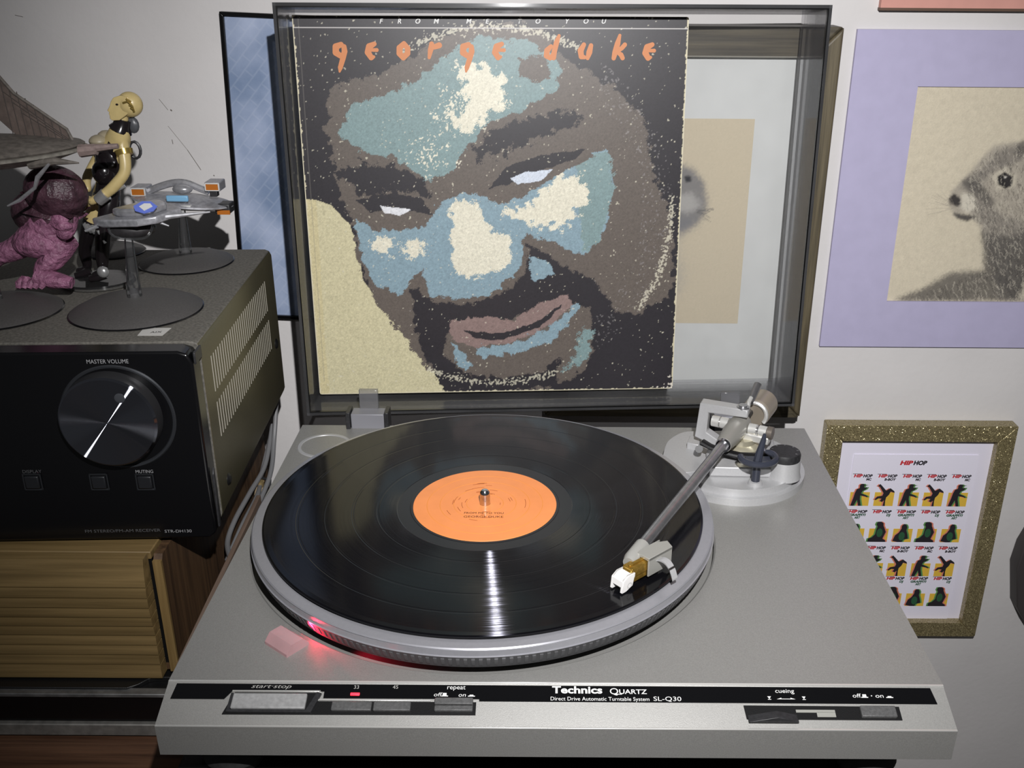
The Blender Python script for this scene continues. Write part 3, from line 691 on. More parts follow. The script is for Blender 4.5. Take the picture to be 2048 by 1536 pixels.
car = MB(); car.box(-3.9, 3.9, -1, 13, 6.6, 13.2, M=HM); car.prism([(-1, 13.4), (11, 13.4), (14, 11), (14, 5), (10, 3), (-1, 3)], -3.4, 3.6, HM @ frame((0, 0, 0), (0, 1, 0), (0, 0, 1)))
car.box(-1, 1.2, -.5, 12, 13.2, 14.4, M=HM)
car.build('cartridge', M_gold, ta, bevel=.5, label='gold coloured cartridge')
gd = MB(); pr = [(11, 10.8), (17.5, 11.0), (21.6, 8.6), (22.6, .8), (18, .8), (13, 2.6)]
GM = HM @ frame((0, 0, 0), (0, 1, 0), (0, 0, 1))
gd.prism(pr, -5, -3.2, GM); gd.prism(pr, 3.2, 5, GM)
gd.prism([(11, 10.8), (17.5, 11.0), (21.6, 8.6), (22.1, 4.2), (20, 4.), (16, 7), (11, 8)], -4.9, 4.9, GM)
gd.build('stylus_guard', M_whiteP, ta, bevel=.35, label='white plastic stylus guard')
MB().tube([HM @ Vector((0, 15, 5)), HM @ Vector((0, 19, .8))], .35, 6).build('stylus', M_steel, ta)
MB().lathe([(1.5, 0), (1.75, .12), (2.0, 0)], 20, frame(HM @ Vector((5.05, 16, 3.9)), HU, (0, 0, 1)), cap=False).build('maker_mark', M_dark, ta)
fl = [HM @ Vector(p) for p in ((5.4, -9, 12), (8.5, -9.5, 13), (13, -9.5, 12.4), (17.5, -8.5, 9.6), (20.5, -7.5, 5.5))]
fls = smooth_path(fl, 4); fb = MB()
for i in range(len(fls) - 1):
    a, b = fls[i], fls[i + 1]; h = Vector((0, 0, .5)); q = HU * 2.4
    fb.add([a - q - h, b - q - h, b + q - h, a + q - h, a - q + h, b - q + h, b + q + h, a + q + h], [(0, 1, 2, 3), (7, 6, 5, 4), (0, 4, 5, 1), (1, 5, 6, 2), (2, 6, 7, 3), (3, 7, 4, 0)])
fb.build('finger_lift', M_deck2, ta)

# ------------------------------------------------------------------ record on the platter
m_vin = bpy.data.materials.new('grooved_vinyl'); m_vin.use_nodes = True
nt = m_vin.node_tree; b = nt.nodes['Principled BSDF']; L = nt.links
b.inputs['Base Color'].default_value = (.003, .003, .004, 1); b.inputs['Specular IOR Level'].default_value = .65
tc = nt.nodes.new('ShaderNodeTexCoord'); sx = nt.nodes.new('ShaderNodeSeparateXYZ'); L.new(tc.outputs['Object'], sx.inputs[0])
def mth(op, a, b_=None, c_=None):
    n = nt.nodes.new('ShaderNodeMath'); n.operation = op
    for i, v in enumerate((a, b_, c_)):
        if v is None: continue
        if isinstance(v, (int, float)): n.inputs[i].default_value = v
        else: L.new(v, n.inputs[i])
    return n.outputs[0]
rr = mth('MULTIPLY', mth('SQRT', mth('ADD', mth('MULTIPLY', sx.outputs[0], sx.outputs[0]), mth('MULTIPLY', sx.outputs[1], sx.outputs[1]))), 1000.)
wn = nt.nodes.new('ShaderNodeTexNoise'); wn.noise_dimensions = '1D'; wn.inputs['Scale'].default_value = .55; wn.inputs['Detail'].default_value = 6; wn.inputs['Roughness'].default_value = .75
L.new(rr, wn.inputs['W'])
rp = nt.nodes.new('ShaderNodeMapRange'); rp.inputs['From Min'].default_value = .35; rp.inputs['From Max'].default_value = .7; rp.inputs['To Min'].default_value = .10; rp.inputs['To Max'].default_value = .16
L.new(wn.outputs['Fac'], rp.inputs['Value']); L.new(rp.outputs[0], b.inputs['Roughness'])
bp = nt.nodes.new('ShaderNodeBump'); bp.inputs['Strength'].default_value = .012; bp.inputs['Distance'].default_value = .0003
L.new(wn.outputs['Fac'], bp.inputs['Height']); L.new(bp.outputs['Normal'], b.inputs['Normal'])
tg = nt.nodes.new('ShaderNodeTangent'); tg.direction_type = 'RADIAL'; tg.axis = 'Z'
b.inputs['Specular IOR Level'].default_value = .34; L.new(rp.outputs[0], b.inputs['Roughness'])
def gl(rough, an, colr):
    g_ = nt.nodes.new('ShaderNodeBsdfAnisotropic'); g_.distribution = 'BECKMANN'; g_.inputs['Roughness'].default_value = rough; g_.inputs['Anisotropy'].default_value = an
    g_.inputs['Color'].default_value = (*colr, 1); L.new(tg.outputs[0], g_.inputs['Tangent']); L.new(bp.outputs['Normal'], g_.inputs['Normal']); return g_
cx = nt.nodes.new('ShaderNodeCombineXYZ'); L.new(sx.outputs[0], cx.inputs[0]); L.new(sx.outputs[1], cx.inputs[1])
nr = nt.nodes.new('ShaderNodeVectorMath'); nr.operation = 'NORMALIZE'; L.new(cx.outputs[0], nr.inputs[0])
wn2 = nt.nodes.new('ShaderNodeTexNoise'); wn2.noise_dimensions = '1D'; wn2.inputs['Scale'].default_value = 1.3; wn2.inputs['Detail'].default_value = 3; L.new(rr, wn2.inputs['W'])
def wall(rough, an, colr, sign, base_t, var):
    g_ = gl(rough, an, colr); sc_ = nt.nodes.new('ShaderNodeVectorMath'); sc_.operation = 'SCALE'; L.new(nr.outputs[0], sc_.inputs[0])
    L.new(mth('MULTIPLY', mth('ADD', mth('MULTIPLY', mth('SUBTRACT', wn2.outputs['Fac'], .5), var), base_t), float(sign)), sc_.inputs['Scale'])
    ad_ = nt.nodes.new('ShaderNodeVectorMath'); ad_.operation = 'ADD'; ad_.inputs[1].default_value = (0, 0, 1); L.new(sc_.outputs[0], ad_.inputs[0])
    no = nt.nodes.new('ShaderNodeVectorMath'); no.operation = 'NORMALIZE'; L.new(ad_.outputs[0], no.inputs[0]); L.new(no.outputs[0], g_.inputs['Normal']); return g_
g1 = wall(.20, .60, (.0075, .0075, .009), 1, 1.15, 3.4); g2 = wall(.20, .25, (.0034, .0034, .0042), 1, 1.15, 5.0)
ad = nt.nodes.new('ShaderNodeAddShader'); ad2 = nt.nodes.new('ShaderNodeAddShader')
L.new(g1.outputs[0], ad.inputs[0]); L.new(g2.outputs[0], ad.inputs[1]); L.new(b.outputs[0], ad2.inputs[0]); L.new(ad.outputs[0], ad2.inputs[1])
L.new(ad2.outputs[0], nt.nodes['Material Output'].inputs['Surface'])
m_dead = mat('smooth_vinyl', (24, 24, 27), .3, spec=.6)
rec = thing('vinyl_record', 'black vinyl record with orange centre label lying on the platter', 'record', (0, 0, -1.6))
vp = [(3.8, -1.5), (149.6, -1.5), (150.8, -.9), (150.6, -.3), (149.4, 0), (146.2, -.08)]
for rg in (128, 109, 91, 74):
    vp += [(rg + .9, -.10), (rg + .6, -.16), (rg - .6, -.16), (rg - .9, -.10)]
vp += [(61, -.1), (60.6, -.2), (52, -.2), (51.6, 0), (3.8, 0)]
dsk = MB().lathe(vp, 256, cap=False).build('disc', [m_vin, m_dead], rec, smooth=False)
for p in dsk.data.polygons:
    r = Vector((p.center.x, p.center.y)).length * 1000
    if r < 60.4 or abs(p.normal.z) < .8: p.material_index = 1
lb = MB().lathe([(3.7, .05), (3.7, .32), (49.6, .32), (49.9, .05)], 128, cap=False).build('paper_label', M_orange, rec, label='orange paper centre label')
M_lring = mat('label_line', (240, 150, 70), .5); M_lsm = mat('label_smear', (168, 88, 44), .6); M_ldk = mat('label_print', (92, 44, 24), .6)
for r in (40, 31, 21.5, 12.6): MB().lathe([(r, .32), (r + .12, .40), (r + .36, .40), (r + .48, .32)], 96, cap=False).build('printed_ring', M_lring, lb)
for i in range(26):      # print on the label
    r = random.uniform(9, 30); a0 = random.choice([PI * .5, -PI * .5, 0, PI]) + random.uniform(-.5, .5); da = random.uniform(.15, .5)
    q = [Vector((math.cos(t), math.sin(t), 0)) for t in np.linspace(a0, a0 + da, 10)]
    w_ = .18; mb = MB(); mb.add([(p * (r - w_)) + Vector((0, 0, .42)) for p in q] + [(p * (r + w_)) + Vector((0, 0, .42)) for p in q], [(k, k + 1, k + 11, k + 10) for k in range(9)])
    mb.build('printed_line', M_lsm, lb, smooth=False)
lettering('FROM ME TO YOU', 3.6, Matrix.Translation((0, -14.5, .44)), M_ldk, lb, width=27, align='CENTER')
lettering('GEORGE DUKE', 3.6, Matrix.Translation((0, -19.5, .44)), M_ldk, lb, width=27, align='CENTER')

# ------------------------------------------------------------------ record sleeve inside the cover (stand-in artwork, same colours)
ATH, AYAW, AH = .075, .0603, 158.2
AX = Vector((math.cos(AYAW), math.sin(AYAW), 0)); AU = Vector((-math.sin(AYAW) * math.sin(ATH), math.cos(AYAW) * math.sin(ATH), math.cos(ATH)))
AO = Vector((-1.1, 218.6, -8.3)) - AX * AH; AN = AX.cross(AU)                      # AN points into the room? (x × up = towards the viewer's back)
AM = Matrix.Translation(AO) @ Matrix((AX, AU, AN)).transposed().to_4x4()
if AN.y > 0: AN = -AN
AMi = AM.inverted(); nrm = AM.to_3x3() @ Vector((0, 0, 1))
def aP(px, py):
    c = AMi @ CAM; d = AMi.to_3x3() @ ray(px, py); p = c + d * (-c.z / d.z); return (p.x, p.y)
def aPoly(L_): return [aP(x, y) for x, y in L_]
al = thing('record_sleeve', 'worn record sleeve with posterised portrait leaning inside the smoky cover', 'record sleeve', tuple(AO))
AW = 2 * AH
MB().prism([(1.5, 0), (AW - 2.5, 0), (AW, 2.5), (AW, AW - 1.5), (AW - 1.5, AW), (0, AW), (0, 1.5)], -3.6, -.1, AM).build('card_sleeve', mat('sleeve_card', (206, 200, 178), .7, noise=.12, nscale=120), al)
cvs = Canvas(AW - .8, AW - .8, .62); sh = cvs.X.shape
NEAR, BRN, TEAL, BLUE, CREAM, YEL = (38, 35, 40), (92, 84, 78), (116, 138, 139), (124, 147, 158), (208, 204, 186), (190, 183, 150)
cvs.fill(NEAR)
A_ = aPoly
cvs.poly(A_([(585, 400), (600, 398), (632, 400), (662, 412), (700, 452), (714, 500), (726, 560), (752, 600), (800, 650), (840, 700), (870, 742), (896, 795), (600, 800)]), YEL, .25)
cvs.poly(A_([(632, 400), (650, 700), (660, 800), (600, 800), (590, 400)]), (190, 180, 142), .1, cond=inpoly(cvs.X, cvs.Y, A_([(585, 400), (632, 400), (714, 500), (896, 795), (600, 800)])).astype(float))
cvs.poly(A_([(652, 200), (668, 170), (740, 152), (815, 120), (870, 78), (930, 58), (1010, 50), (1085, 62), (1130, 118), (1180, 150), (1240, 185), (1285, 240), (1300, 320), (1328, 400), (1345, 470), (1350, 560), (1325, 600), (1270, 632), (1200, 618), (1190, 690), (1170, 745), (1080, 782), (900, 782), (850, 730), (780, 640), (738, 580), (716, 520), (702, 450), (668, 350), (655, 280)]), BRN, 1.6)
# light areas of the face
cvs.poly(A_([(678, 272), (700, 215), (770, 190), (830, 160), (900, 105), (960, 74), (1060, 84), (1118, 120), (1114, 185), (1050, 215), (985, 240), (925, 300), (905, 345), (850, 365), (790, 320), (720, 305)]), TEAL, 1.3)
cvs.poly(A_([(1040, 115), (1090, 110), (1105, 150), (1070, 165), (1040, 155)]), BRN, 1.6)
cvs.poly(A_([(915, 130), (960, 128), (1000, 150), (1018, 200), (985, 230), (950, 265), (915, 262), (895, 235), (935, 205)]), CREAM, 2.6, 1.6)
cvs.poly(A_([(800, 300), (880, 285), (905, 320), (860, 345)]), CREAM, 5, 1.5, cond=(nz(sh, 1) > .7).astype(float))
cvs.poly(A_([(880, 180), (940, 180), (940, 250), (870, 240)]), CREAM, 5, 1.5, cond=(nz(sh, 1) > .6).astype(float))
cvs.poly(A_([(712, 440), (760, 462), (840, 455), (880, 405), (930, 385), (1000, 410), (1100, 335), (1215, 300), (1226, 380), (1206, 470), (1165, 510), (1090, 480), (1050, 470), (1040, 540), (985, 590), (915, 600), (858, 590), (842, 540), (800, 590), (755, 575), (722, 520)]), BLUE, 1.1)
cvs.poly(A_([(1150, 320), (1215, 302), (1226, 380), (1200, 480), (1165, 505)]), TEAL, 1.3)
cvs.poly(A_([(902, 405), (950, 400), (975, 455), (1020, 478), (1015, 530), (940, 560), (905, 545)]), CREAM, 1.8, 1.5)
cvs.poly(A_([(1000, 425), (1060, 410), (1110, 360), (1160, 350), (1175, 400), (1130, 455), (1060, 450)]), CREAM, 2.2, 1.5)
cvs.poly(A_([(745, 470), (790, 475), (780, 510), (748, 500)]), CREAM, 2.4, 1.5); cvs.poly(A_([(800, 495), (845, 478), (850, 500), (810, 515)]), CREAM, 2.4, 1.5)
# brows, plain lidded eyes
cvs.poly(A_([(668, 340), (720, 330), (790, 335), (850, 365), (862, 392), (790, 380), (715, 395)]), NEAR, 2.0, 1.6)
cvs.poly(A_([(945, 300), (1000, 255), (1090, 225), (1155, 228), (1160, 245), (1080, 275), (985, 315), (955, 325)]), NEAR, 2.2, 1.6)
cvs.poly(A_([(700, 400), (760, 392), (830, 398), (868, 425), (850, 452), (780, 462), (730, 445)]), BRN, .8)
cvs.poly(A_([(712, 402), (780, 386), (840, 398), (866, 430), (800, 420), (740, 425)]), NEAR, .5); cvs.poly(A_([(758, 412), (790, 416), (822, 420), (800, 432), (768, 428)]), (205, 206, 210), .2)
cvs.poly(A_([(970, 350), (1040, 310), (1150, 298), (1190, 310), (1120, 350), (1040, 395), (985, 400)]), BRN, .8)
cvs.poly(A_([(975, 380), (1010, 335), (1090, 308), (1170, 300), (1150, 318), (1090, 340), (1040, 360)]), NEAR, .5); cvs.poly(A_([(1018, 358), (1050, 345), (1105, 340), (1080, 362), (1035, 370)]), (190, 198, 210), .3)
# beard, moustache and closed smile
cvs.poly(A_([(822, 585), (838, 578), (862, 605), (930, 612), (1000, 590), (1050, 550), (1056, 492), (1075, 500), (1140, 540), (1190, 560), (1215, 605), (1250, 640), (1300, 630), (1352, 590), (1344, 700), (1335, 780), (1160, 780), (1190, 700), (1180, 620), (1120, 600), (1060, 625), (980, 650), (905, 655), (885, 700), (925, 745), (1000, 760), (1080, 745), (1120, 720), (1110, 770), (1000, 785), (890, 780), (850, 715), (830, 660)]), NEAR, 1.3, 1.4)
cvs.poly(A_([(1058, 515), (1090, 520), (1110, 545), (1070, 565), (1060, 560)]), BLUE, 1.)
cvs.poly(A_([(895, 645), (960, 632), (1020, 640), (1085, 605), (1135, 590), (1145, 615), (1090, 660), (1010, 690), (950, 695), (905, 680)]), (128, 108, 104), .9)
cvs.poly(A_([(925, 662), (1000, 668), (1070, 645), (1128, 606), (1080, 655), (1005, 680), (950, 680)]), NEAR, .4)
cvs.poly(A_([(950, 694), (1020, 690), (1100, 655), (1150, 605), (1160, 615), (1110, 680), (1020, 710), (960, 712)]), BLUE, 1.2, 1.4)
cvs.poly(A_([(900, 690), (925, 705), (945, 735), (930, 742), (905, 715)]), BLUE, 1.2); cvs.poly(A_([(1165, 650), (1182, 665), (1175, 715), (1120, 745), (1150, 705)]), TEAL, 1.8, 1.6)
# wear: flecks, pale ring of the disc inside, rubbed edges
X, Y = cvs.X, cvs.Y; hf = AW / 2; rad = np.hypot(X - hf, Y - hf)
cl = lambda c: np.array(lin(c))
bead = nz(sh, 2) + nz(sh, 7)
ring = np.exp(-((rad - 150) / 4.) ** 2) * ((np.arctan2(Y - hf, X - hf) > 1.1) & (np.arctan2(Y - hf, X - hf) < 2.1) | (np.arctan2(Y - hf, X - hf) < -1.2) & (np.arctan2(Y - hf, X - hf) > -2.0) | (np.abs(np.arctan2(Y - hf, X - hf) + .25) < .35))
k = (ring * .9 + nz(sh, 1, .35) > .85); cvs.C[k] = cvs.C[k] * .35 + cl((205, 200, 180)) * .65
k = (nz(sh, 0) > 3.3) & (bead > .8); cvs.C[k] = cl((150, 146, 142))
hz = (nz(sh, 1) > 1.5) & (np.exp(-((rad - 138) / 16.) ** 2) > .5) & (X > hf * 1.55); cvs.C[hz] = cvs.C[hz] * .6 + cl((150, 146, 146)) * .4
dark_grain = (1 + nz(sh, 0, .07) + nz(sh, 1, .05))[..., None]; cvs.C *= dark_grain
e = np.minimum.reduce([X, cvs.w - X, Y]); k = (e < .25 + np.abs(nz(sh, 2, .4))); cvs.C[k] = cl((196, 188, 160))
k = (cvs.w - X + Y < 9 + nz(sh, 2, 3)) & (nz(sh, 1) > -.2); cvs.C[k] = cl((205, 198, 186))
k = (np.abs(X - 4.5) < .25) & (Y > 12); cvs.C[k] = cvs.C[k] * .6 + cl((120, 116, 110)) * .4
k = np.abs(Y - aP(1000, 57)[1]) < .32; cvs.C[k] = cl((196, 192, 190))
art = cvs.build('cover_print', AM @ Matrix.Translation((.4, .4, .05)), print_mat('sleeve_print', .42), al)
# cover lettering
a0 = aP(760, 46); 
for ch, px in zip('FROMMETOYOU', (763, 799, 836, 873, 938, 975, 1040, 1076, 1135, 1172, 1208)):
    q = aP(px, 47); lettering(ch, 5.2, AM @ Matrix.Translation((q[0], q[1], .3)), M_white, al, shear=.25, align='CENTER', bold=.06)
M_let = mat('orange_print', (192, 120, 70), .5)
G = {  # rounded hand lettering as fat strokes: (x, y, radius) in units of the letter height
    'g': [[(.55, .85, .16), (.22, .72, .2), (.2, .38, .2), (.45, .2, .17)], [(.72, .72, .16), (.74, .45, .18), (.6, .0, .17), (.42, -.5, .15), (.36, -.75, .06)]],
    'e': [[(.62, .86, .14), (.3, .7, .2), (.2, .36, .2), (.38, .06, .17), (.55, .1, .09)], [(.4, .5, .1), (.75, .5, .12)]],
    'o': [[(.5, .88, .15), (.22, .62, .19), (.2, .3, .19), (.42, .05, .17), (.7, .3, .17), (.72, .6, .17), (.5, .88, .15)]],
    'r': [[(.38, .86, .15), (.3, .5, .17), (.2, .05, .1)], [(.35, .6, .1), (.6, .7, .16), (.84, .78, .18)]],
    'd': [[(.5, .75, .13), (.25, .5, .18), (.22, .2, .18), (.45, .05, .14), (.6, .3, .1)], [(1.0, 1.38, .1), (.85, 1.0, .17), (.72, .5, .17), (.66, .08, .16)]],
    'u': [[(.45, .85, .14), (.25, .5, .19), (.3, .15, .17), (.5, .1, .12)], [(.9, .8, .14), (.8, .4, .19), (.7, .05, .12)]],
    'k': [[(.55, 1.4, .1), (.42, .9, .18), (.28, .4, .18), (.2, .05, .14)], [(.4, .45, .12), (.7, .65, .14), (.88, .85, .14)], [(.45, .4, .12), (.66, .25, .15), (.76, .06, .14)]]}
for ch, px, py in [('g', 666, 118), ('e', 730, 117), ('o', 793, 117), ('r', 852, 117), ('g', 920, 118), ('e', 984, 117), ('d', 1086, 118), ('u', 1153, 118), ('k', 1221, 118), ('e', 1284, 118)]:
    q = aP(px, py); hh = 13.6; mb = MB(); zz = .2
    for stk in G[ch]:
        for (x0, y0, r0), (x1, y1, r1) in zip(stk, stk[1:]):
            for t in np.linspace(0, 1, 7):
                x, y, r = x0 + (x1 - x0) * t, y0 + (y1 - y0) * t, r0 + (r1 - r0) * t; zz += .0004
                mb.add([AM @ Vector((q[0] + (x + r * math.cos(a)) * hh * .95, q[1] + (y + r * math.sin(a)) * hh * .95, zz)) for a in np.linspace(0, 2 * PI, 15)[:-1]], [tuple(range(14))])
    mb.build('lettering', M_let, al, smooth=False)

# ------------------------------------------------------------------ pictures on the wall
# blue poster
bpz = thing('blue_poster', 'pale blue poster in thin black frame on the wall left of the cover', 'poster', (-100, WY, 170))
tl = onY(443, 22, 281)
x0, x1, z0, z1 = -241.7, 30., 24.4, 305.7
def frame_rails(parent, x0, x1, z0, z1, w_, y0, y1, m, bevel=.5, name='frame_rail', tilt=None):
    T = tilt or Matrix()
    for P_ in ([(x0, z1), (x1, z1), (x1 - w_, z1 - w_), (x0 + w_, z1 - w_)], [(x0, z0), (x0, z1), (x0 + w_, z1 - w_), (x0 + w_, z0 + w_)],
               [(x1, z0), (x0, z0), (x0 + w_, z0 + w_), (x1 - w_, z0 + w_)], [(x1, z1), (x1, z0), (x1 - w_, z0 + w_), (x1 - w_, z1 - w_)]):
        MB().prism(P_, -y1, -y0, T @ frame((0, 0, 0), (1, 0, 0), (0, 0, 1))).build(name, m, parent, bevel=bevel)
TT = Matrix.Translation((-241.7, 0, 305.7)) @ Matrix.Rotation(math.radians(2.1), 4, 'Y') @ Matrix.Translation((241.7, 0, -305.7))
frame_rails(bpz, x0, x1, z0 + 3, z1, 3.6, 312, WY - .5, M_blackrim, tilt=TT)
m_bl = bpy.data.materials.new('blue_weave_print'); m_bl.use_nodes = True; nt = m_bl.node_tree; b = nt.nodes['Principled BSDF']; L = nt.links
tc = nt.nodes.new('ShaderNodeTexCoord'); n1 = nt.nodes.new('ShaderNodeTexNoise'); n1.inputs['Scale'].default_value = 22; n1.inputs['Detail'].default_value = 8
L.new(tc.outputs['Object'], n1.inputs['Vector'])
r1 = nt.nodes.new('ShaderNodeValToRGB'); r1.color_ramp.elements[0].position = .32; r1.color_ramp.elements[1].position = .7
r1.color_ramp.elements[0].color = (*lin((122, 140, 170)), 1); r1.color_ramp.elements[1].color = (*lin((172, 184, 210)), 1)
L.new(n1.outputs['Fac'], r1.inputs['Fac'])
mp = nt.nodes.new('ShaderNodeMapping'); mp.inputs['Rotation'].default_value = (PI / 2, 0, 0); L.new(tc.outputs['Object'], mp.inputs['Vector'])
mp2 = nt.nodes.new('ShaderNodeMapping'); mp2.inputs['Rotation'].default_value = (0, 0, .85); L.new(mp.outputs[0], mp2.inputs['Vector'])
br = nt.nodes.new('ShaderNodeTexBrick'); br.inputs['Scale'].default_value = 28; br.inputs['Mortar Size'].default_value = .035; br.inputs['Mortar Smooth'].default_value = 1.; L.new(mp2.outputs[0], br.inputs['Vector'])
mxx = nt.nodes.new('ShaderNodeMix'); mxx.data_type = 'RGBA'; mxx.inputs['B'].default_value = (*lin((205, 212, 226)), 1)
f2 = mth.__wrapped__ if False else None
ml = nt.nodes.new('ShaderNodeMath'); ml.operation = 'MULTIPLY'; ml.inputs[1].default_value = .13; L.new(br.outputs['Fac'], ml.inputs[0])
L.new(ml.outputs[0], mxx.inputs['Factor']); L.new(r1.outputs['Color'], mxx.inputs['A']); L.new(mxx.outputs['Result'], b.inputs['Base Color'])
b.inputs['Roughness'].default_value = .35
MB().prism([(x0 + 3, z0 + 6), (x1 - 3, z0 + 6), (x1 - 3, z1 - 3), (x0 + 3, z1 - 3)], -317.5, -315, TT @ frame((0, 0, 0), (1, 0, 0), (0, 0, 1))).build('print_sheet', m_bl, bpz)

# brown wooden frame behind the cover
bw = thing('brown_framed_drawing', 'wooden framed pencil drawing with grey mount seen through the smoky cover', 'picture', (150, WY, 125))
M_bw = wood('aged_brown_wood', (58, 52, 40), (108, 98, 76), 'Z'); M_bwX = wood('aged_brown_wood_across', (50, 45, 36), (92, 84, 66), 'X')
YFb = 288.; X0b, X1b, Z0b, Z1b, FW = 40., onY(1690, 55, YFb).x, onY(1598, 836, YFb).z, onY(1690, 54, YFb).z, 24.
for i, P_ in enumerate(([(X0b, Z1b), (X1b, Z1b), (X1b - FW, Z1b - FW), (X0b + FW, Z1b - FW)], [(X0b, Z0b), (X0b, Z1b), (X0b + FW, Z1b - FW), (X0b + FW, Z0b + FW)],
           [(X1b, Z0b), (X0b, Z0b), (X0b + FW, Z0b + FW), (X1b - FW, Z0b + FW)], [(X1b, Z1b), (X1b, Z0b), (X1b - FW, Z0b + FW), (X1b - FW, Z1b - FW)])):
    MB().prism(P_, -(WY - .5), -YFb, frame((0, 0, 0), (1, 0, 0), (0, 0, 1))).build('frame_rail', M_bwX if i % 2 == 0 else M_bw, bw, bevel=2.5, seg=3)
for (a, b2) in (((X0b + FW, Z1b - FW), (X1b - FW, Z1b - FW)), ((X1b - FW, Z1b - FW), (X1b - FW, Z0b + FW)), ((X0b + FW, Z0b + FW), (X1b - FW, Z0b + FW))):
    MB().tube([(a[0], YFb + 2, a[1]), (b2[0], YFb + 2, b2[1])], 1.3, 8).build('inner_bead', mat('bead_grey', (170, 166, 156), .4, .3), bw)
MB().prism([(X0b + FW - 2, Z0b + FW - 2), (X1b - FW + 2, Z0b + FW - 2), (X1b - FW + 2, Z1b - FW + 2), (X0b + FW - 2, Z1b - FW + 2)], -303, -297, frame((0, 0, 0), (1, 0, 0), (0, 0, 1))).build('mount_board', mat('grey_white_mount', (214, 216, 215), .7, noise=.04, nscale=30), bw)
q0_, q1_ = onY(1475, 647, 296.8), onY(1510, 238, 296.8)
sv = Canvas(q1_.x - 112, q1_.z - q0_.z, .9); sv.fill((208, 196, 172)); sh = sv.X.shape       # drawing: x 110..218.5, z 41..228
def sP(L_): return [((lambda p: (p.x - 112, p.z - q0_.z))(onY(x, y, 296.8))) for x, y in L_]
sv.poly(sP([(1280, 340), (1340, 322), (1385, 335), (1410, 365), (1416, 410), (1405, 440), (1370, 460), (1300, 480)]), (92, 98, 112), 2.2, soft=6, a=.75)
sv.poly(sP([(1340, 390), (1385, 385), (1405, 410), (1380, 425), (1340, 420)]), (196, 194, 190), 2.2, soft=6, a=.6)
sv.poly(sP([(1300, 440), (1370, 430), (1400, 445), (1370, 470), (1300, 500)]), (120, 122, 130), 3.5, soft=6, a=.5)
sv.poly(sP([(1250, 460), (1340, 450), (1370, 560), (1340, 600), (1250, 600)]), (150, 152, 156), 6, soft=6, a=.45)
sv.poly(sP([(1370, 352), (1382, 350), (1384, 362), (1372, 364)]), (40, 42, 48), .6, soft=4)
w0 = sP([(1395, 425)])[0]
sv.strokes(9, lambda i: (w0[0], w0[1] + i % 3, w0[0] + random.uniform(6, 15), w0[1] + random.uniform(-9, 7)), (110, 108, 106), .5)
sv.C *= (1 + nz(sh, 0, .02))[..., None]
sv.build('drawing_sheet', frame((112, 296.8, q0_.z), (1, 0, 0), (0, 0, 1)), print_mat('pencil_paper', .8), bw)

# lilac mounted squirrel drawing
lm = thing('lilac_mounted_drawing', 'pencil drawing of a squirrel in a wide lilac mount on the wall', 'picture', (430, WY, 160))
lx0, lx1, lz0, lz1 = 311., 590., .5, 294.8
ix0, ix1, iz0, iz1 = 370.5, 530., 47.4, 247.2
M_lil = mat('lilac_card', (178, 173, 202), .75, noise=.03, nscale=80)
P_o = [(lx0, lz0), (lx1, lz0), (lx1, lz1), (lx0, lz1)]; P_i = [(ix0, iz0), (ix1, iz0), (ix1, iz1), (ix0, iz1)]
mb = MB(); ya, yb = 316., WY - .4
vs_ = [(x, ya, z) for x, z in P_o] + [(x, ya, z) for x, z in P_i] + [(x, yb, z) for x, z in P_o] + [(x, yb - 1.6, z) for x, z in P_i]
mb.add(vs_, [(i, (i + 1) % 4, 4 + (i + 1) % 4, 4 + i) for i in range(4)] + [(i, (i + 1) % 4, 8 + (i + 1) % 4, 8 + i) for i in range(4)] + [(4 + i, 4 + (i + 1) % 4, 12 + (i + 1) % 4, 12 + i) for i in range(4)])
mb.build('mount_board', M_lil, lm, smooth=False)
sq = Canvas(ix1 - ix0 + 2, iz1 - iz0 + 2, .75); sq.fill((206, 196, 174)); sh = sq.X.shape
def qP(L_): return [((lambda p: (p.x - ix0 + 1, p.z - iz0 + 1))(onY(x, y, 318.2))) for x, y in L_]
G1, G2, G3 = (88, 84, 80), (128, 122, 114), (168, 160, 146)
sq.poly(qP([(1940, 345), (1965, 315), (1990, 290), (2040, 282), (2120, 300), (2180, 420), (2200, 600), (2000, 600), (1985, 520), (1960, 450), (1935, 425), (1908, 430), (1898, 400), (1905, 380)]), G3, 1.5, soft=6)
sq.poly(qP([(1962, 460), (2010, 470), (2100, 440), (2200, 500), (2200, 605), (2040, 600), (1970, 545), (1968, 500)]), G1, 2.2, soft=6, a=.9)
sq.poly(qP([(1790, 598), (1850, 575), (1900, 545), (1965, 540), (2020, 560), (2048, 600), (1800, 603)]), G1, 2.2, soft=6, a=.85)
sq.poly(qP([(1920, 372), (1950, 350), (2000, 300), (2048, 285), (2048, 320), (1985, 345), (1950, 385), (1930, 380)]), G2, 2.0, soft=6, a=.8)
sq.poly(qP([(1940, 400), (1965, 395), (2010, 430), (2048, 440), (2048, 470), (1990, 470), (1955, 440)]), G2, 2.5, soft=6, a=.7)
sq.poly(qP([(1898, 395), (1910, 386), (1922, 396), (1928, 412), (1912, 412), (1900, 408)]), (58, 54, 52), .8, soft=6)
sq.poly(qP([(1925, 385), (1950, 388), (1955, 415), (1935, 425), (1922, 415)]), (205, 198, 182), 1.2, soft=6)
sq.poly(qP([(1905, 424), (1930, 428), (1955, 432), (1935, 442), (1915, 436)]), (84, 80, 76), .8, soft=6)
sq.poly(qP([(1985, 350), (2010, 335), (2035, 350), (2030, 375), (1995, 378)]), (196, 188, 170), 1., soft=6)
sq.poly(qP([(1996, 352), (2010, 343), (2027, 352), (2025, 371), (2010, 377), (1997, 368)]), (40, 38, 38), .4, soft=4)
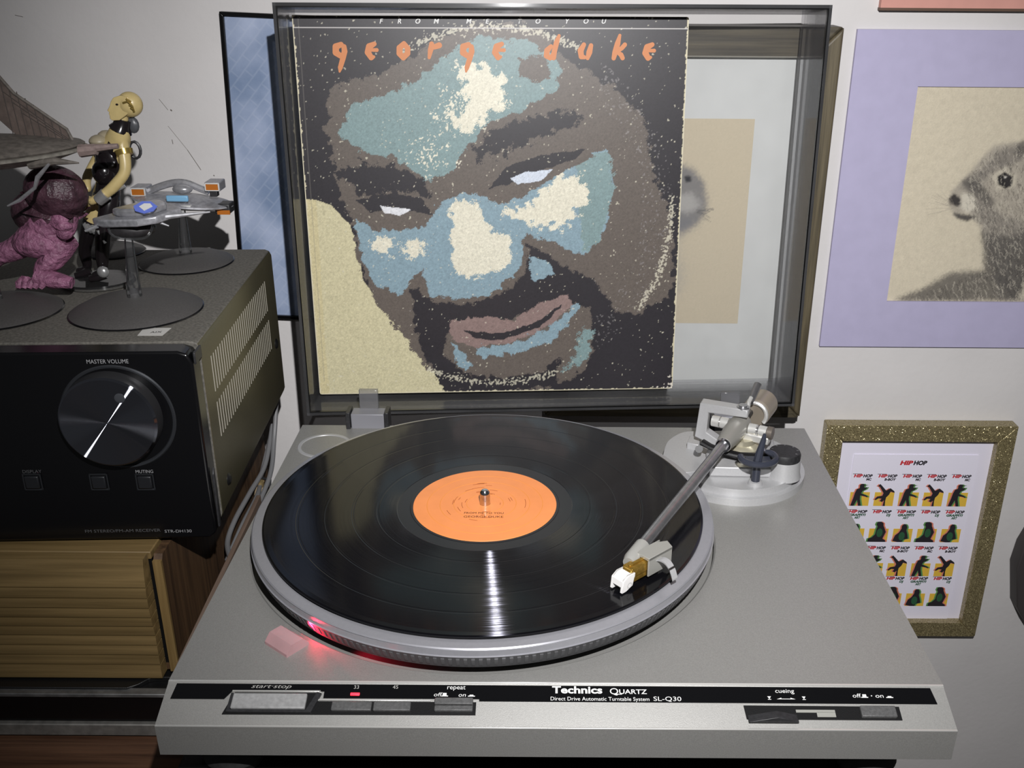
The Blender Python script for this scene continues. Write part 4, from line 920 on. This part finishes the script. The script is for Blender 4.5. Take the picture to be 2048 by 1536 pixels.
sq.poly(qP([(2010, 352), (2014, 351), (2014, 355), (2010, 356)]), (220, 216, 206), .2, soft=3)
sq.poly(qP([(2035, 600), (2048, 570), (2060, 560), (2070, 600)]), (190, 182, 164), 2, soft=5)
sq.poly(qP([(1922, 362), (1945, 350), (1972, 378), (1992, 404), (1975, 412), (1945, 388)]), G1, 1.6, soft=6, a=.8)
sq.poly(qP([(2030, 300), (2048, 276), (2060, 300), (2040, 318)]), G1, 1.4, soft=5, a=.7)
sil = qP([(1940, 345), (1990, 292), (2048, 284), (2048, 600), (1810, 600), (1960, 542), (1965, 450), (1930, 425)])
def fur(i):
    for _ in range(20):
        x, y = random.uniform(20, 160), random.uniform(0, 165)
        if inpoly(np.array([x]), np.array([y]), sil)[0]: break
    a = random.uniform(-.5, .3) - 1.; l_ = random.uniform(2, 6); return x, y, x + l_ * math.cos(a), y + l_ * math.sin(a)
sq.strokes(700, fur, (58, 54, 52), .4); sq.strokes(420, fur, (214, 206, 188), .35)
w0 = qP([(1912, 415)])[0]; sq.strokes(16, lambda i: (w0[0], w0[1], w0[0] - random.uniform(8, 30), w0[1] + random.uniform(-10, 16)), (160, 152, 138), .35)
sq.C *= (1 + nz(sh, 0, .035) + nz(sh, 2, .02))[..., None]
sq.build('drawing_sheet', frame((ix0 - 1, 318.2, iz0 - 1), (1, 0, 0), (0, 0, 1)), bpy.data.materials['pencil_paper'], lm)

# salmon picture at the top edge
pk = thing('salmon_picture', 'salmon pink board with painted shadow edge cut off at the top right corner', 'picture', (440, WY, 400))
MB().box(327.5, 620, 313, WY - .5, 312.6, 520).build('board', mat('salmon_card', (206, 150, 138), .7, noise=.05, nscale=60), pk)
MB().box(327, 620.5, 312.5, WY - .5, 310.4, 312.6).build('edge_band', mat('brown_edge_shadow', (92, 70, 56), .6), pk)  # shadow under the board put in as a dark brown strip

# glitter frame with the sheet of small prints
gf = thing('glitter_frame', 'gold glitter frame holding a sheet of small music prints', 'framed print', (408, WY, -188))
m_gl = bpy.data.materials.new('gold_glitter'); m_gl.use_nodes = True; nt = m_gl.node_tree; b = nt.nodes['Principled BSDF']; L = nt.links
tc = nt.nodes.new('ShaderNodeTexCoord'); vo = nt.nodes.new('ShaderNodeTexVoronoi'); vo.inputs['Scale'].default_value = 1500; L.new(tc.outputs['Object'], vo.inputs['Vector'])
ge = nt.nodes.new('ShaderNodeNewGeometry'); s1 = nt.nodes.new('ShaderNodeVectorMath'); s1.operation = 'SUBTRACT'; s1.inputs[1].default_value = (.5, .5, .5); L.new(vo.outputs['Color'], s1.inputs[0])
s2 = nt.nodes.new('ShaderNodeVectorMath'); s2.operation = 'SCALE'; s2.inputs['Scale'].default_value = .8; L.new(s1.outputs[0], s2.inputs[0])
s3 = nt.nodes.new('ShaderNodeVectorMath'); s3.operation = 'ADD'; L.new(s2.outputs[0], s3.inputs[0]); L.new(ge.outputs['Normal'], s3.inputs[1])
s4 = nt.nodes.new('ShaderNodeVectorMath'); s4.operation = 'NORMALIZE'; L.new(s3.outputs[0], s4.inputs[0]); L.new(s4.outputs[0], b.inputs['Normal'])
r1 = nt.nodes.new('ShaderNodeValToRGB'); r1.color_ramp.elements[0].color = (*lin((120, 108, 78)), 1); r1.color_ramp.elements[1].color = (*lin((190, 176, 132)), 1)
s5 = nt.nodes.new('ShaderNodeSeparateXYZ'); L.new(vo.outputs['Color'], s5.inputs[0]); L.new(s5.outputs[1], r1.inputs['Fac']); L.new(r1.outputs[0], b.inputs['Base Color'])
b.inputs['Metallic'].default_value = .5; b.inputs['Roughness'].default_value = .27
frame_rails(gf, 325.4, 518., -336., -80., 17.6, 305, WY - .5, m_gl, bevel=.8)
MB().prism([(341, -321), (503, -321), (503, -95), (341, -95)], -316.5, -314, frame((0, 0, 0), (1, 0, 0), (0, 0, 1))).build('mount_sheet', mat('pale_lilac_paper', (236, 232, 246), .7), gf)
sheet = MB().prism([(359, -319), (487, -319), (487, -116.4), (359, -116.4)], -313.9, -313.2, frame((0, 0, 0), (1, 0, 0), (0, 0, 1))).build('print_sheet', mat('white_paper', (240, 236, 250), .7), gf)
FS = Matrix.Translation((5.1, 313.0, -14.99)) @ Matrix.Diagonal((1.02, 1, 1.0203, 1)) @ frame((0, 0, 0), (1, 0, 0), (0, 0, 1))
M_red = mat('red_print', (200, 40, 46), .6); M_blk = mat('black_print', (38, 34, 40), .6); M_grn = mat('green_print', (96, 150, 84), .6); M_yel = mat('yellow_print', (232, 190, 70), .6); M_sal = mat('salmon_print', (222, 132, 110), .6); M_dgr = mat('dark_green_print', (44, 92, 62), .6)
def slab(body, x, z, size, m, parent, wd, h=0., al='LEFT'):
    lettering(body, size, FS @ Matrix.Translation((x, z, .1 + h)), m, parent, width=wd, shear=.18, bold=size * .055, align=al)
slab('HIP', 394.5, -110.6, 6.4, M_red, sheet, 13.2); slab('HOP', 408, -110.6, 6.4, M_blk, sheet, 13.8)
# plain silhouettes, in a 20 x 26 mm cell, origin bottom left
SIL = {
 'MC': [[(2, 0), (4, 9), (5, 15), (6.5, 19.5), (9, 20.5), (9.3, 22), (9, 23.8), (10.5, 25.6), (13, 25.6), (13.8, 24.6), (16.5, 24.2), (14, 23.6), (13.6, 21.6), (15, 21.2), (16.4, 22), (17, 21.2), (15.6, 19), (12.6, 17.4), (11.4, 14.6), (17, 12.2), (19, 10.4), (18.4, 9.8), (16, 11), (10.8, 12), (11, 8), (13, 0), (10, 0), (8.2, 7), (5.4, 0)]],
 'B-BOY': [[(10.2, 0), (12.6, 0), (12.2, 6), (12.6, 10), (15, 13), (16.4, 16.8), (20.6, 15.4), (20, 17.4), (15.6, 20.8), (11.6, 18), (6.4, 23.8), (4.6, 25.6), (2.4, 23), (4.6, 22.2), (9.2, 15), (8.4, 12), (3.4, 11), (.8, 7.6), (2.2, 6.8), (5, 8.8), (8, 8.6), (6.6, 5.8), (9, 4.6), (10.8, 6.6)]],
 'DJ': [[(0, 0), (19, 0), (18.6, 2), (15.5, 4), (18, 12), (15.6, 17.4), (14.6, 19.4), (14.2, 22.6), (11.6, 24.4), (8, 24), (7, 21), (8.6, 18.4), (7.8, 15.6), (7, 9), (4, 5.4), (.5, 4)]],
 'ART': [[(1, 1.2), (3, 8), (6.5, 11.5), (8.6, 16), (8.6, 19.5), (10.6, 21.8), (13, 21), (14.4, 18), (14, 14), (15.8, 9), (17, 4), (12.4, 3), (11, 0), (6.4, 0)]]}
TXT = {'MC': ['MC'], 'B-BOY': ['B-BOY'], 'DJ': ['DJ'], 'ART': ['GRAFFITI', 'ART']}
rows = [(-158.3, ['MC', 'B-BOY', 'MC', 'B-BOY', 'MC']), (-201.2, ['ART', 'DJ', 'ART', 'DJ', 'ART']), (-243.2, ['B-BOY', 'MC', 'B-BOY', 'MC', 'B-BOY']), (-281., ['DJ', 'ART', 'DJ', 'ART', 'DJ'])]
for ri, (zb, kinds) in enumerate(rows):
    for ci, kd in enumerate(kinds):
        x = 358.6 + 25.1 * ci - 10.5; big = kd != 'ART'
        st_ = MB(); st_.add([FS @ Vector(p) for p in ((x + .5, zb, .02), (x + 20.5, zb, .02), (x + 20.5, zb + 16, .02), (x + .5, zb + 16, .02))], [(0, 1, 2, 3)])
        so = st_.build('small_print', M_yel, sheet, smooth=False)
        for dx, m_, h in ((-1.5, M_sal, .06), (1.6, M_grn, .08), (0, M_blk, .11)):
            if kd == 'DJ': dx = -dx
            if kd == 'B-BOY' and m_ is M_grn: continue
            q = MB()
            for Pq in SIL[kd]:
                PP = [(x + (px_ + dx) * (1 if kd != 'DJ' else 1), zb + py_) for px_, py_ in Pq]
                tr = tessellate_polygon([[Vector((a, b2, 0)) for a, b2 in PP]])
                q.add([FS @ Vector((a, b2, h)) for a, b2 in PP], [tuple(t_) for t_ in tr])
            q.build('silhouette', m_ if not (kd == 'DJ' and m_ is M_grn) else M_grn, sheet, smooth=False)
        if kd in ('DJ', 'ART'):
            q = MB(); cx_, cz_ = (x + 11.5, zb + 11) if kd == 'DJ' else (x + 10, zb + 7)
            q.add([FS @ Vector((cx_ + 3.2 * math.cos(t_), cz_ + 5.2 * math.sin(t_), .14)) for t_ in np.linspace(0, 2 * PI, 15)[:-1]], [tuple(range(14))])
            q.build('silhouette', M_dgr, sheet, smooth=False)
        ht = zb + (33.2 if kd in ('MC', 'B-BOY') else 34.6)
        if ri == 3: ht -= 1.2
        slab('HIP', x + 1.5, ht, 4.6, M_red, sheet, 9.2); slab('HOP', x + 11, ht, 4.6, M_blk, sheet, 9.6)
        MB().add([FS @ Vector(p) for p in ((x + .3, ht + 3.5, .1), (x + 9.5, ht + 3.5, .1), (x + 9.5, ht + 4., .1), (x + .3, ht + 4., .1))], [(0, 1, 2, 3)]).build('printed_bar', M_blk, sheet, smooth=False)
        for k_, t_ in enumerate(TXT[kd]):
            slab(t_, x + (11 if len(TXT[kd]) > 1 else 20), ht - 3.6 - k_ * 3.2, 3.6, M_dgr if kd in ('ART', 'DJ') else M_blk, sheet, {'MC': 5.5, 'B-BOY': 12, 'DJ': 4.4, 'GRAFFITI': 17, 'ART': 6.4}[t_], al='CENTER' if len(TXT[kd]) > 1 else 'RIGHT')

# dark object at the right edge
zz = [onY(2048, 1096, 300), onY(2034, 1137, 300), onY(2034, 1214, 300), onY(2042, 1231, 300), onY(2054, 1250, 300)]
P_ = [(p.x, p.z) for p in zz] + [(640, zz[-1].z - 22), (640, zz[0].z + 30), (zz[0].x + 6, zz[0].z + 18)]
o = MB().prism(P_, -(WY - .5), -300, frame((0, 0, 0), (1, 0, 0), (0, 0, 1))).build('hanging_speaker', mat('dark_grey_case', (66, 62, 62), .6), None, bevel=1.5)
tag(o, 'dark grey speaker hanging on the wall right of the gold glitter frame', 'speaker')

# ------------------------------------------------------------------ models and figures on the receiver
LID = 119.
def stand(parent, cx, cy, R, post_to, h=9., tipr=2.6):
    MB().lathe([(R * .96, -.05), (R * .99, .3), (R + .4, 1.0), (R * .99, 1.6), (R * .96, 1.6)], 72, Matrix.Translation((cx, cy, LID + .1)), cap=False).build('disc_rim', M_gloss, parent)
    MB().lathe([(R * .985, 0), (R, 1.2), (R * .97, 2.2), (R * .8, h * .55), (R * .5, h * .85), (R * .2, h), (0, h)], 72, Matrix.Translation((cx, cy, LID + .1)), cap=False).build('base_disc', M_dustD, parent)
    if post_to is not None:
        a = Vector((cx, cy, LID + h)); b2 = Vector(post_to)
        MB().tube([a + Vector((0, 0, -.5)), a.lerp(b2, .25), b2], [5.2, 4.4, 2.8], 16).build('clear_post', M_clear, parent)
M_hull = mat('ship_grey', (150, 150, 155), .35, .3, noise=.25, nscale=350); M_hull2 = mat('ship_silver', (176, 176, 180), .25, .6, noise=.2, nscale=260)
M_amber = mat('amber_panel', (168, 98, 34), .35); M_ltblue = mat('light_blue_panel', (120, 170, 205), .4); M_emb = mat('blue_marking', (92, 110, 190), .5); M_wht = mat('off_white_paint', (196, 196, 194), .5)
M_dkhull = mat('dark_hull', (40, 38, 40), .5, noise=.3, nscale=300)
# model A: flat oval hull with arch, on the rear stand
sA = thing('spaceship_model', 'silver oval toy spaceship with amber boxes on the rear clear stand', 'toy spaceship', (-250, 184, LID))
stand(sA, -252, 184, 37, (-250.5, 184, 163), 9)
YA = 185.
hA = onY(365, 402, YA)
MB().lathe([(0, -5), (20, -4.4), (36, -1.6), (40, 0), (39, 1.2), (26, 3.4), (12, 5), (0, 5.4)], 48, Matrix.Translation(hA) @ Matrix.Rotation(.1, 4, 'Y') @ Matrix.Diagonal((1, .62, 1, 1)), cap=False).build('hull', M_hull, sA)
arch = [onY(x, y, YA) for x, y in ((288, 388), (312, 376), (345, 366), (372, 366), (400, 377), (418, 384))]
MB().tube(smooth_path(arch, 4), 2.2, 8, ell=1.3).build('arch', M_hull2, sA)
for px, py in ((276, 384), (424, 374)):
    c = onY(px, py, YA - 6); MB().box(c.x - 6, c.x + 6, c.y, c.y + 16, c.z - 3.6, c.z + 3.6).build('engine_box', M_hull, sA, bevel=.8)
    MB().box(c.x - 4.8, c.x + 4.8, c.y - .5, c.y + .4, c.z - 2.4, c.z + 2.2).build('amber_panel', M_amber, sA)
    fr = MB()
    for q in ((-5.6, 5.6, 2.2, 3.2), (-5.6, 5.6, -3.2, -2.4), (-5.8, -4.8, -3.2, 3.2), (4.8, 5.8, -3.2, 3.2)): fr.box(c.x + q[0], c.x + q[1], c.y - .8, c.y + .3, c.z + q[2], c.z + q[3])
    fr.build('panel_frame', M_wht, sA, bevel=.3)
    MB().box(c.x - 3, c.x + 3, c.y + 1, c.y + 7, c.z - 8, c.z - 3.4).build('strut', M_dark, sA, bevel=.5)
c = onY(447, 421, YA - 8); MB().box(c.x - 7, c.x + 5, c.y, c.y + 14, c.z - 3, c.z + 5).build('engine_box', M_dark, sA, bevel=1); MB().box(c.x - 5, c.x + 5, c.y - .6, c.y + .4, c.z - 3.2, c.z + .2).build('amber_panel', M_amber, sA)
c = onY(355, 400, YA - 24); MB().box(c.x - 9, c.x + 8, c.y, c.y + 3, c.z - 1.6, c.z + 3.2).build('window_panel', M_ltblue, sA, bevel=1)
c = onY(365, 378, YA - 3); MB().ball(c, 8, 6, 4, 16).build('bridge', M_hull2, sA)
c = onY(355, 414, YA - 22); MB().box(c.x - 12, c.x + 10, c.y, c.y + 6, c.z - 1.2, c.z + 1).build('nose_plate', M_wht, sA, bevel=.4)
# model B: wedge hull on the front stand
sB = thing('spaceship_model', 'grey wedge shaped toy spaceship with blue marking on the front clear stand', 'toy spaceship', (-247, 62, LID))
stand(sB, -247.5, 62, 45, (-245.5, 62, 171), 11)
YBb = 62.
lft, top_, rt = onY(187, 444, YBb), onY(262, 408, YBb + 18), onY(330, 420, YBb)
zc = lft.z
hullB = [(lft.x, YBb - 2), (lft.x + 10, YBb - 12), (lft.x + 38, YBb - 20), (lft.x + 50, YBb - 16), (lft.x + 60, YBb + 4), (lft.x + 46, YBb + 26), (lft.x + 20, YBb + 22)]
mb = MB(); mb.prism(hullB, -3, 2.2, Matrix.Translation((0, 0, zc + 4)) @ Matrix.Translation((lft.x + 30, YBb, 0)) @ Matrix.Rotation(-.1, 4, 'Y') @ Matrix.Translation((-lft.x - 30, -YBb, 0)))
mb.build('hull', M_hull, sB, bevel=1.2, seg=3)
mb = MB(); mb.prism([((x - lft.x - 32) * .62 + lft.x + 34, (y - YBb) * .62 + YBb) for x, y in hullB], 0, 5.5, Matrix.Translation((0, 0, zc + 6)) @ Matrix.Translation((lft.x + 30, YBb, 0)) @ Matrix.Rotation(-.1, 4, 'Y') @ Matrix.Translation((-lft.x - 30, -YBb, 0)))
mb.build('upper_hull', M_hull2, sB, bevel=2, seg=3)
c = onY(290, 418, YBb - 13)
MB().prism([(-8, 2), (-3, 6), (3, 6), (8, 2), (6, -2), (0, -4), (-6, -2)], 0, .5, Matrix.Translation(c) @ Matrix.Rotation(math.radians(40), 4, 'X')).build('marking', M_emb, sB)
MB().prism([(-4, 1.4), (-1, 4), (3, 4), (5, 1.6), (0, -2)], .4, .9, Matrix.Translation(c) @ Matrix.Rotation(math.radians(40), 4, 'X')).build('marking', M_wht, sB)
MB().ball(onY(262, 456, YBb), 17, 12, 7, 20).build('lower_hull', M_dkhull, sB)
for a, b2 in (((330, 434), (330 + 90, 424)),): MB().tube([onY(*a, YBb - 8), onY(*b2, YBb + 6)], [2, .6], 8).build('barrel', M_hull2, sB)
MB().tube(smooth_path([onY(x, y, YBb - 10) for x, y in ((216, 452), (222, 468), (240, 476), (285, 477), (300, 466), (306, 450))], 4), .9, 8).build('wire_cradle', M_clear, sB)
MB().tube([onY(195, 452, YBb - 8), onY(170, 462, YBb - 10)], [1.6, .8], 8).build('barrel', M_hull2, sB)
MB().tube([onY(312, 442, YBb - 10), onY(338, 452, YBb - 10)], [1.3, .5], 8).build('barrel', M_hull2, sB)
# model C: big saucer with a ribbed fin at the left edge
sC = thing('spaceship_model', 'large dusty grey toy spaceship with ribbed fin at the left edge', 'toy spaceship', (-345, 70, LID))
stand(sC, -343, 56, 43, (-352, 66, 200), 10)
YC = 72.
M_dh = mat('dusty_grey_hull', (98, 92, 86), .7, noise=.3, nscale=260)
tip = onY(160, 304, YC); cc = Vector((tip.x - 78, YC + 5, tip.z - 2))
MB().lathe([(0, -13), (30, -11), (62, -5.5), (76, -1.2), (78, .6), (76, 2), (50, 7), (20, 11), (0, 12)], 64, Matrix.Translation(cc) @ Matrix.Rotation(-.07, 4, 'Y') @ Matrix.Diagonal((1, .6, 1, 1)), cap=False).build('hull', M_dh, sC)
MB().lathe([(60, -6.6), (79, -1.4), (79.5, .2), (77, .8)], 64, Matrix.Translation(cc + Vector((0, 0, -1.5))) @ Matrix.Rotation(-.07, 4, 'Y') @ Matrix.Diagonal((1, .6, 1, 1)), cap=False).build('hull_rim', mat('rim_grey', (128, 124, 116), .6, noise=.3, nscale=200), sC)
FY = YC + 14; fin = [onY(x, y, FY) for x, y in ((-60, 78), (0, 153), (29, 186), (135, 258), (152, 290), (100, 292), (34, 270), (0, 240), (-60, 190))]
FMx = frame((0, 0, 0), (1, 0, 0), (0, 0, 1)); finP = [(p.x, p.z) for p in fin]
MB().prism(finP, -FY - 1, -FY + 1, FMx).build('fin', mat('fin_brown', (92, 80, 74), .7, noise=.25, nscale=180), sC, bevel=.4)
MB().tube([(p.x, FY - 1, p.z) for p in fin[:5]], 1.1, 8).build('fin_edge', M_dh, sC)
rib = MB()
for i in range(9):
    t = i / 8; a = fin[1].lerp(fin[3], t); b2 = Vector((a.x + 2, a.y, fin[6].z + (fin[5].z - fin[6].z) * t)); rib.tube([(a.x, FY - 1.3, a.z - 1), (b2.x, FY - 1.3, b2.z)], .3, 5)
for k_ in range(3):
    rib.tube([(fin[1].x + (fin[4].x - fin[1].x) * k_ * .12, FY - 1.3, fin[1].z - 9 - k_ * 7), (fin[4].x - 2, FY - 1.3, fin[4].z + 3 - k_ * 1.)], .25, 5)
rib.build('fin_rib', mat('rib_dark', (66, 58, 54), .7), sC)
MB().tube([onY(160, 302, YC), onY(192, 299, YC), onY(193, 296, YC), onY(236, 292, YC)], [4.4, 3.8, 2.6, 1.7], 8).build('nose_beam', mat('pinkish_grey', (126, 110, 106), .6, noise=.2, nscale=300), sC)
MB().tube([onY(60, 330, YC - 20), onY(110, 322, YC - 24), onY(158, 326, YC - 22)], [3, 2.6, .5], 8).build('side_spar', M_dh, sC)
MB().tube([onY(98, 328, YC - 26), onY(75, 355, YC - 26), onY(70, 375, YC - 26), onY(40, 400, YC - 22), onY(15, 412, YC - 22)], [.9, 1.6, 1.2, 1.4, .6], 8).build('landing_strut', M_hull2, sC)
# small bare stand behind the figure
sD = thing('display_stand', 'small black disc stand behind the bald figure on the receiver', 'stand', (-322, 214, LID))
stand(sD, -322, 214, 24, None, 8)

# figures -----------------------------------------------------------------
def skinned(name, verts, edges, radii, mats, parent, faces_mat=None, sub=2, root=0):
    me = bpy.data.meshes.new(name); me.from_pydata([tuple(Vector(v) * S) for v in verts], edges, []); me.update()
    o = bpy.data.objects.new(name, me); col.objects.link(o)
    sk = o.modifiers.new('skin', 'SKIN'); sk.use_smooth_shade = True
    for i, r in enumerate(radii):
        r = r if isinstance(r, tuple) else (r, r); me.skin_vertices[0].data[i].radius = (r[0] * S, r[1] * S)
        me.skin_vertices[0].data[i].use_root = (i == root)
    sb = o.modifiers.new('sub', 'SUBSURF'); sb.levels = sub; sb.render_levels = sub
    dg = bpy.context.evaluated_depsgraph_get(); m2 = bpy.data.meshes.new_from_object(o.evaluated_get(dg)); bpy.data.objects.remove(o)
    m2.materials.clear()
    for m in mats: m2.materials.append(m)
    if faces_mat:
        for p in m2.polygons: p.material_index = faces_mat(p.center * 1000)
    m2.name = name
    return link(name, m2, parent)
FYc = 130.
M_skin = mat('tan_painted_plastic', (186, 167, 116), .35, noise=.06, nscale=200); M_lea = mat('glossy_black_paint', (26, 22, 24), .18); M_sil = mat('silver_paint_detail', (190, 190, 190), .25, .7)
fg = thing('action_figure', 'bald tan action figure in black suit standing on a clear base', 'figurine', (-298, 112, LID))
def F(px, py, dy=0.): return onY(px, py, FYc + dy)
V = [F(212, 392), F(216, 362), F(222, 325), F(230, 292), F(240, 262), F(244, 236),            # pelvis .. neck 0-5
     F(248, 218), F(256, 205),                                                           # head base 6, cranium 7
     F(248, 292, -9), F(252, 345, -13), F(222, 380, -17), F(190, 400, -20), F(176, 405, -20),      # near arm 8-12
     F(214, 288, 10), F(192, 322, 12), F(172, 358, 6), F(176, 385, 0),                                # far arm 13-16
     F(222, 404, -6), F(206, 462, -12), F(204, 512, -8), F(206, 545, -8), F(184, 556, -14),          # near leg 17-21
     F(204, 402, 6), F(180, 446, 2), F(168, 500, 8), F(176, 538, 10), F(152, 546, 4)]                 # far leg 22-26
E_ = [(0, 1), (1, 2), (2, 3), (3, 4), (4, 5), (5, 6), (6, 7), (3, 8), (8, 9), (9, 10), (10, 11), (11, 12), (3, 13), (13, 14), (14, 15), (15, 16),
      (0, 17), (17, 18), (18, 19), (19, 20), (20, 21), (0, 22), (22, 23), (23, 24), (24, 25), (25, 26)]
Rr = [9.5, (7.5, 8.5), (8.6, 10), (9, 11), (6, 8), 4.2, 4.4, 6.5, 5.0, 4.4, 4.4, 3.0, 3.4, 4.6, 4, 3.6, 2.8, 8.2, 6.2, 5.2, 3.8, 3.8, 8, 6.2, 5, 3.8, 3.6]
hz0, hz1 = F(0, 268).z, F(0, 330).z
nearthigh = F(183, 425)
def fm(c):
    if c.z > F(0, 238).z: return 0
    if c.z > F(0, 250).z: return 1
    q = Vector((c.x, 0, c.z))
    for a, b2 in ((8, 9), (9, 10), (10, 11), (11, 12), (13, 14), (14, 15), (15, 16)):
        A, B2 = V[a], V[b2]; t = max(0, min(1, (c - A).dot(B2 - A) / (B2 - A).length_squared)); 
        if (c - (A + (B2 - A) * t)).length < 6.8 : return 0
    if c.z > F(0, 285).z: return 0
    A, B2 = V[22], V[23]; t = (c - A).dot(B2 - A) / (B2 - A).length_squared
    if .15 < t < .95 and (c - (A + (B2 - A) * t)).length < 9: return 0
    return 1
skinned('body', V, E_, Rr, [M_skin, M_lea], fg, fm)
hc = F(253, 209); 
fc = MB(); fp_ = [F(x, y) for x, y in ((264, 192), (246, 189), (233, 193), (228, 201), (226, 209), (221, 219), (225, 222), (224, 226), (226, 229), (226, 235), (232, 239), (246, 238), (262, 226))]
fc.prism([(p.x, p.z) for p in fp_], -FYc - 6.4, -FYc + 6.4, frame((0, 0, 0), (1, 0, 0), (0, 0, 1)))
fc.build('face', M_skin, fg, bevel=2.8, seg=5)
MB().ball(F(260, 209, 0), 9.0, 7.6, 9.0, 24).build('scalp', M_skin, fg)
MB().ball(F(234, 209, -6.2), 1.2, .9, .8, 8).build('eye', M_lea, fg); MB().ball(F(230, 228, -4), 1.4, 1.6, .5, 8).build('mouth', mat('lip_paint', (150, 110, 84), .4), fg)
wr = MB()
for k_ in range(4): wr.tube([F(252 + k_ * 3, 198 + k_ * 6, -7.4 + abs(k_ - 1.5) * .3), F(262 + k_ * 1.5, 204 + k_ * 5, -7.2)], .8, 6)
wr.tube([F(246, 206, -7.2), F(255, 203, -7.6), F(264, 212, -7.2), F(268, 224, -5.5)], .9, 6); wr.build('head_implant', mat('gold_detail', (190, 164, 92), .25, .8), fg)
MB().tube([F(241, 260), F(245, 250), F(248, 238)], [8.4, 6.0, 5.4], 16).build('collar', M_lea, fg); MB().ball(F(266, 250, 2), 4.6, 3, 6, 12).build('collar_flap', mat('flap_grey', (70, 72, 76), .35), fg)
MB().tube([F(247, 300, -9), F(250, 310, -10)], [6.4, 6.], 16).build('armband', bpy.data.materials['gold_detail'], fg)
MB().tube([F(270, 300) + Vector((4 * math.cos(t), 0, 6 * math.sin(t))) for t in np.linspace(0, 2 * PI, 14)], 1.1, 6).build('ring_hook', M_dark, fg)
MB().tube([F(212, 388, -19), F(196, 402, -20)], [4.8, 4.2], 14).build('bracelet', M_sil, fg)
hnd = MB()
for k_ in range(4): hnd.tube([F(182 - k_, 400 + k_ * 3, -22 + k_ * 1.5), F(170, 402 + k_ * 3.2, -22 + k_ * 2), F(166, 408 + k_ * 2.5, -16 + k_ * 2)], [1.4, 1.3, 1.0], 7)
hnd.tube([F(182, 397, -18), F(174, 394, -16), F(168, 396, -15)], [1.5, 1.3, 1.], 7); hnd.build('fingers', M_skin, fg)
cst = MB(); cst.ball(F(210, 345, -3), 9, 9.5, 10, 16); cst.ball(F(222, 318, -1), 11, 9.6, 12, 18); cst.ball(F(204, 300, -4), 5, 6, 3.6, 12); cst.build('corset', M_lea, fg)
bst = MB(); bst.ball(F(198, 282, -2), 7, 7, 4.6, 14); bst.ball(F(212, 274, 4), 6, 8, 5, 12); bst.build('bust', mat('grey_tan_paint', (150, 140, 118), .4), fg)
for (a, b2) in (((216, 388), (250, 372)), ((196, 460), (210, 486))): MB().tube([F(*a, -16), F(*b2, -14)], 1.4, 8).build('strap', M_sil, fg)
for k_ in range(3): MB().tube([F(168 + k_ * 8, 446 + k_ * 3, -2), F(176 + k_ * 7, 462 + k_ * 2, -6)], 1.6, 8).build('knee_armour', M_sil, fg)
for px, py, dy in ((205, 548, -10), (176, 542, 6)): MB().tube([F(px + 6, py, dy), F(px - 10, py + 6, dy - 2), F(px - 26, py + 10, dy - 4)], [5, 4.6, 3.2], 12, ell=.75).build('boot', M_lea, fg)
MB().ball(F(206, 544, -14), 4.6, 3.4, 4.6, 12).build('boot_buckle', M_sil, fg)
MB().lathe([(0, 0), (26, 0), (27, 1.4), (26, 4), (0, 4)], 48, Matrix.Translation((-300, 126, LID + .1)) @ Matrix.Diagonal((1, .9, 1, 1)), cap=False).build('clear_base', M_clear, fg)

M_pur = mat('purple_plastic', (138, 90, 116), .5, noise=.3, nscale=180, bump=1., bscale=220); M_pud = mat('dark_purple_shell', (66, 42, 52), .45, noise=.55, nscale=110, bump=1., bscale=130)
for m_ in (M_pur, M_pud):
    for n_ in m_.node_tree.nodes:
        if n_.type == 'BUMP': n_.inputs['Distance'].default_value = .0035
cr = thing('creature_figure', 'crouching purple creature figurine beside the bald figure', 'figurine', (-330, 96, LID))
cY = 98.
def K(px, py, dy=0.): return onY(px, py, cY + dy)
V2 = [K(88, 462), K(110, 440), K(112, 400), K(100, 372), K(70, 400, 4),                 # torso/shell
      K(130, 490, -6), K(104, 522, -10), K(80, 545, -12), K(96, 562, -14), K(130, 564, -14),     # near leg to foot
      K(52, 488, -2), K(20, 505, -6), K(-14, 510, -6), K(-30, 545, -6), K(135, 420, -8), K(140, 458, -12), K(118, 476, -12)]
E2 = [(0, 1), (1, 2), (2, 3), (2, 4), (0, 5), (5, 6), (6, 7), (7, 8), (8, 9), (0, 10), (10, 11), (11, 12), (12, 13), (1, 14), (14, 15), (15, 16)]
R2 = [17, 16, 19, 12, 14, 12, 9.5, 8, 7.5, 6, 11, 8.5, 8, 8, 8.5, 7, 6]
topz = K(0, 430).z
skinned('body', V2, E2, R2, [M_pur, M_pud], cr, lambda c: 1 if c.z > topz else 0)
sh_ = MB(); sh_.ball(K(112, 385, -4), 22, 17, 19, 24, R=Matrix.Rotation(.3, 3, 'Y')); sh_.ball(K(72, 425, 2), 17, 14, 16, 20); sh_.build('back_shell', M_pud, cr)
hd2 = MB(); hd2.ball(K(124, 440, -10), 9, 8, 8, 16); hd2.ball(K(128, 452, -15), 6, 5, 4, 12); hd2.build('head', M_pur, cr)
bl = MB(); bl.ball(K(78, 486, -8), 19, 12, 11, 20); bl.ball(K(80, 470, -6), 17, 12, 8, 20); bl.build('belly_plate', M_pur, cr)
clw = MB()
for k_ in range(5): clw.tube([K(96 - k_ * 12, 560, -16 + k_), K(86 - k_ * 12, 568, -20 + k_), K(80 - k_ * 11, 577, -22 + k_)], [3.4, 3, 1.6], 9)
clw.build('claw', M_pur, cr)
ft = MB(); ft.tube([K(78, 552, -14), K(110, 560, -16), K(144, 566, -16)], [8, 7.5, 5.], 14, ell=.8); ft.tube([K(58, 560, -12), K(50, 574, -16)], [6, 3], 10); ft.build('foot', M_pur, cr)
print('objects', len(col.objects))
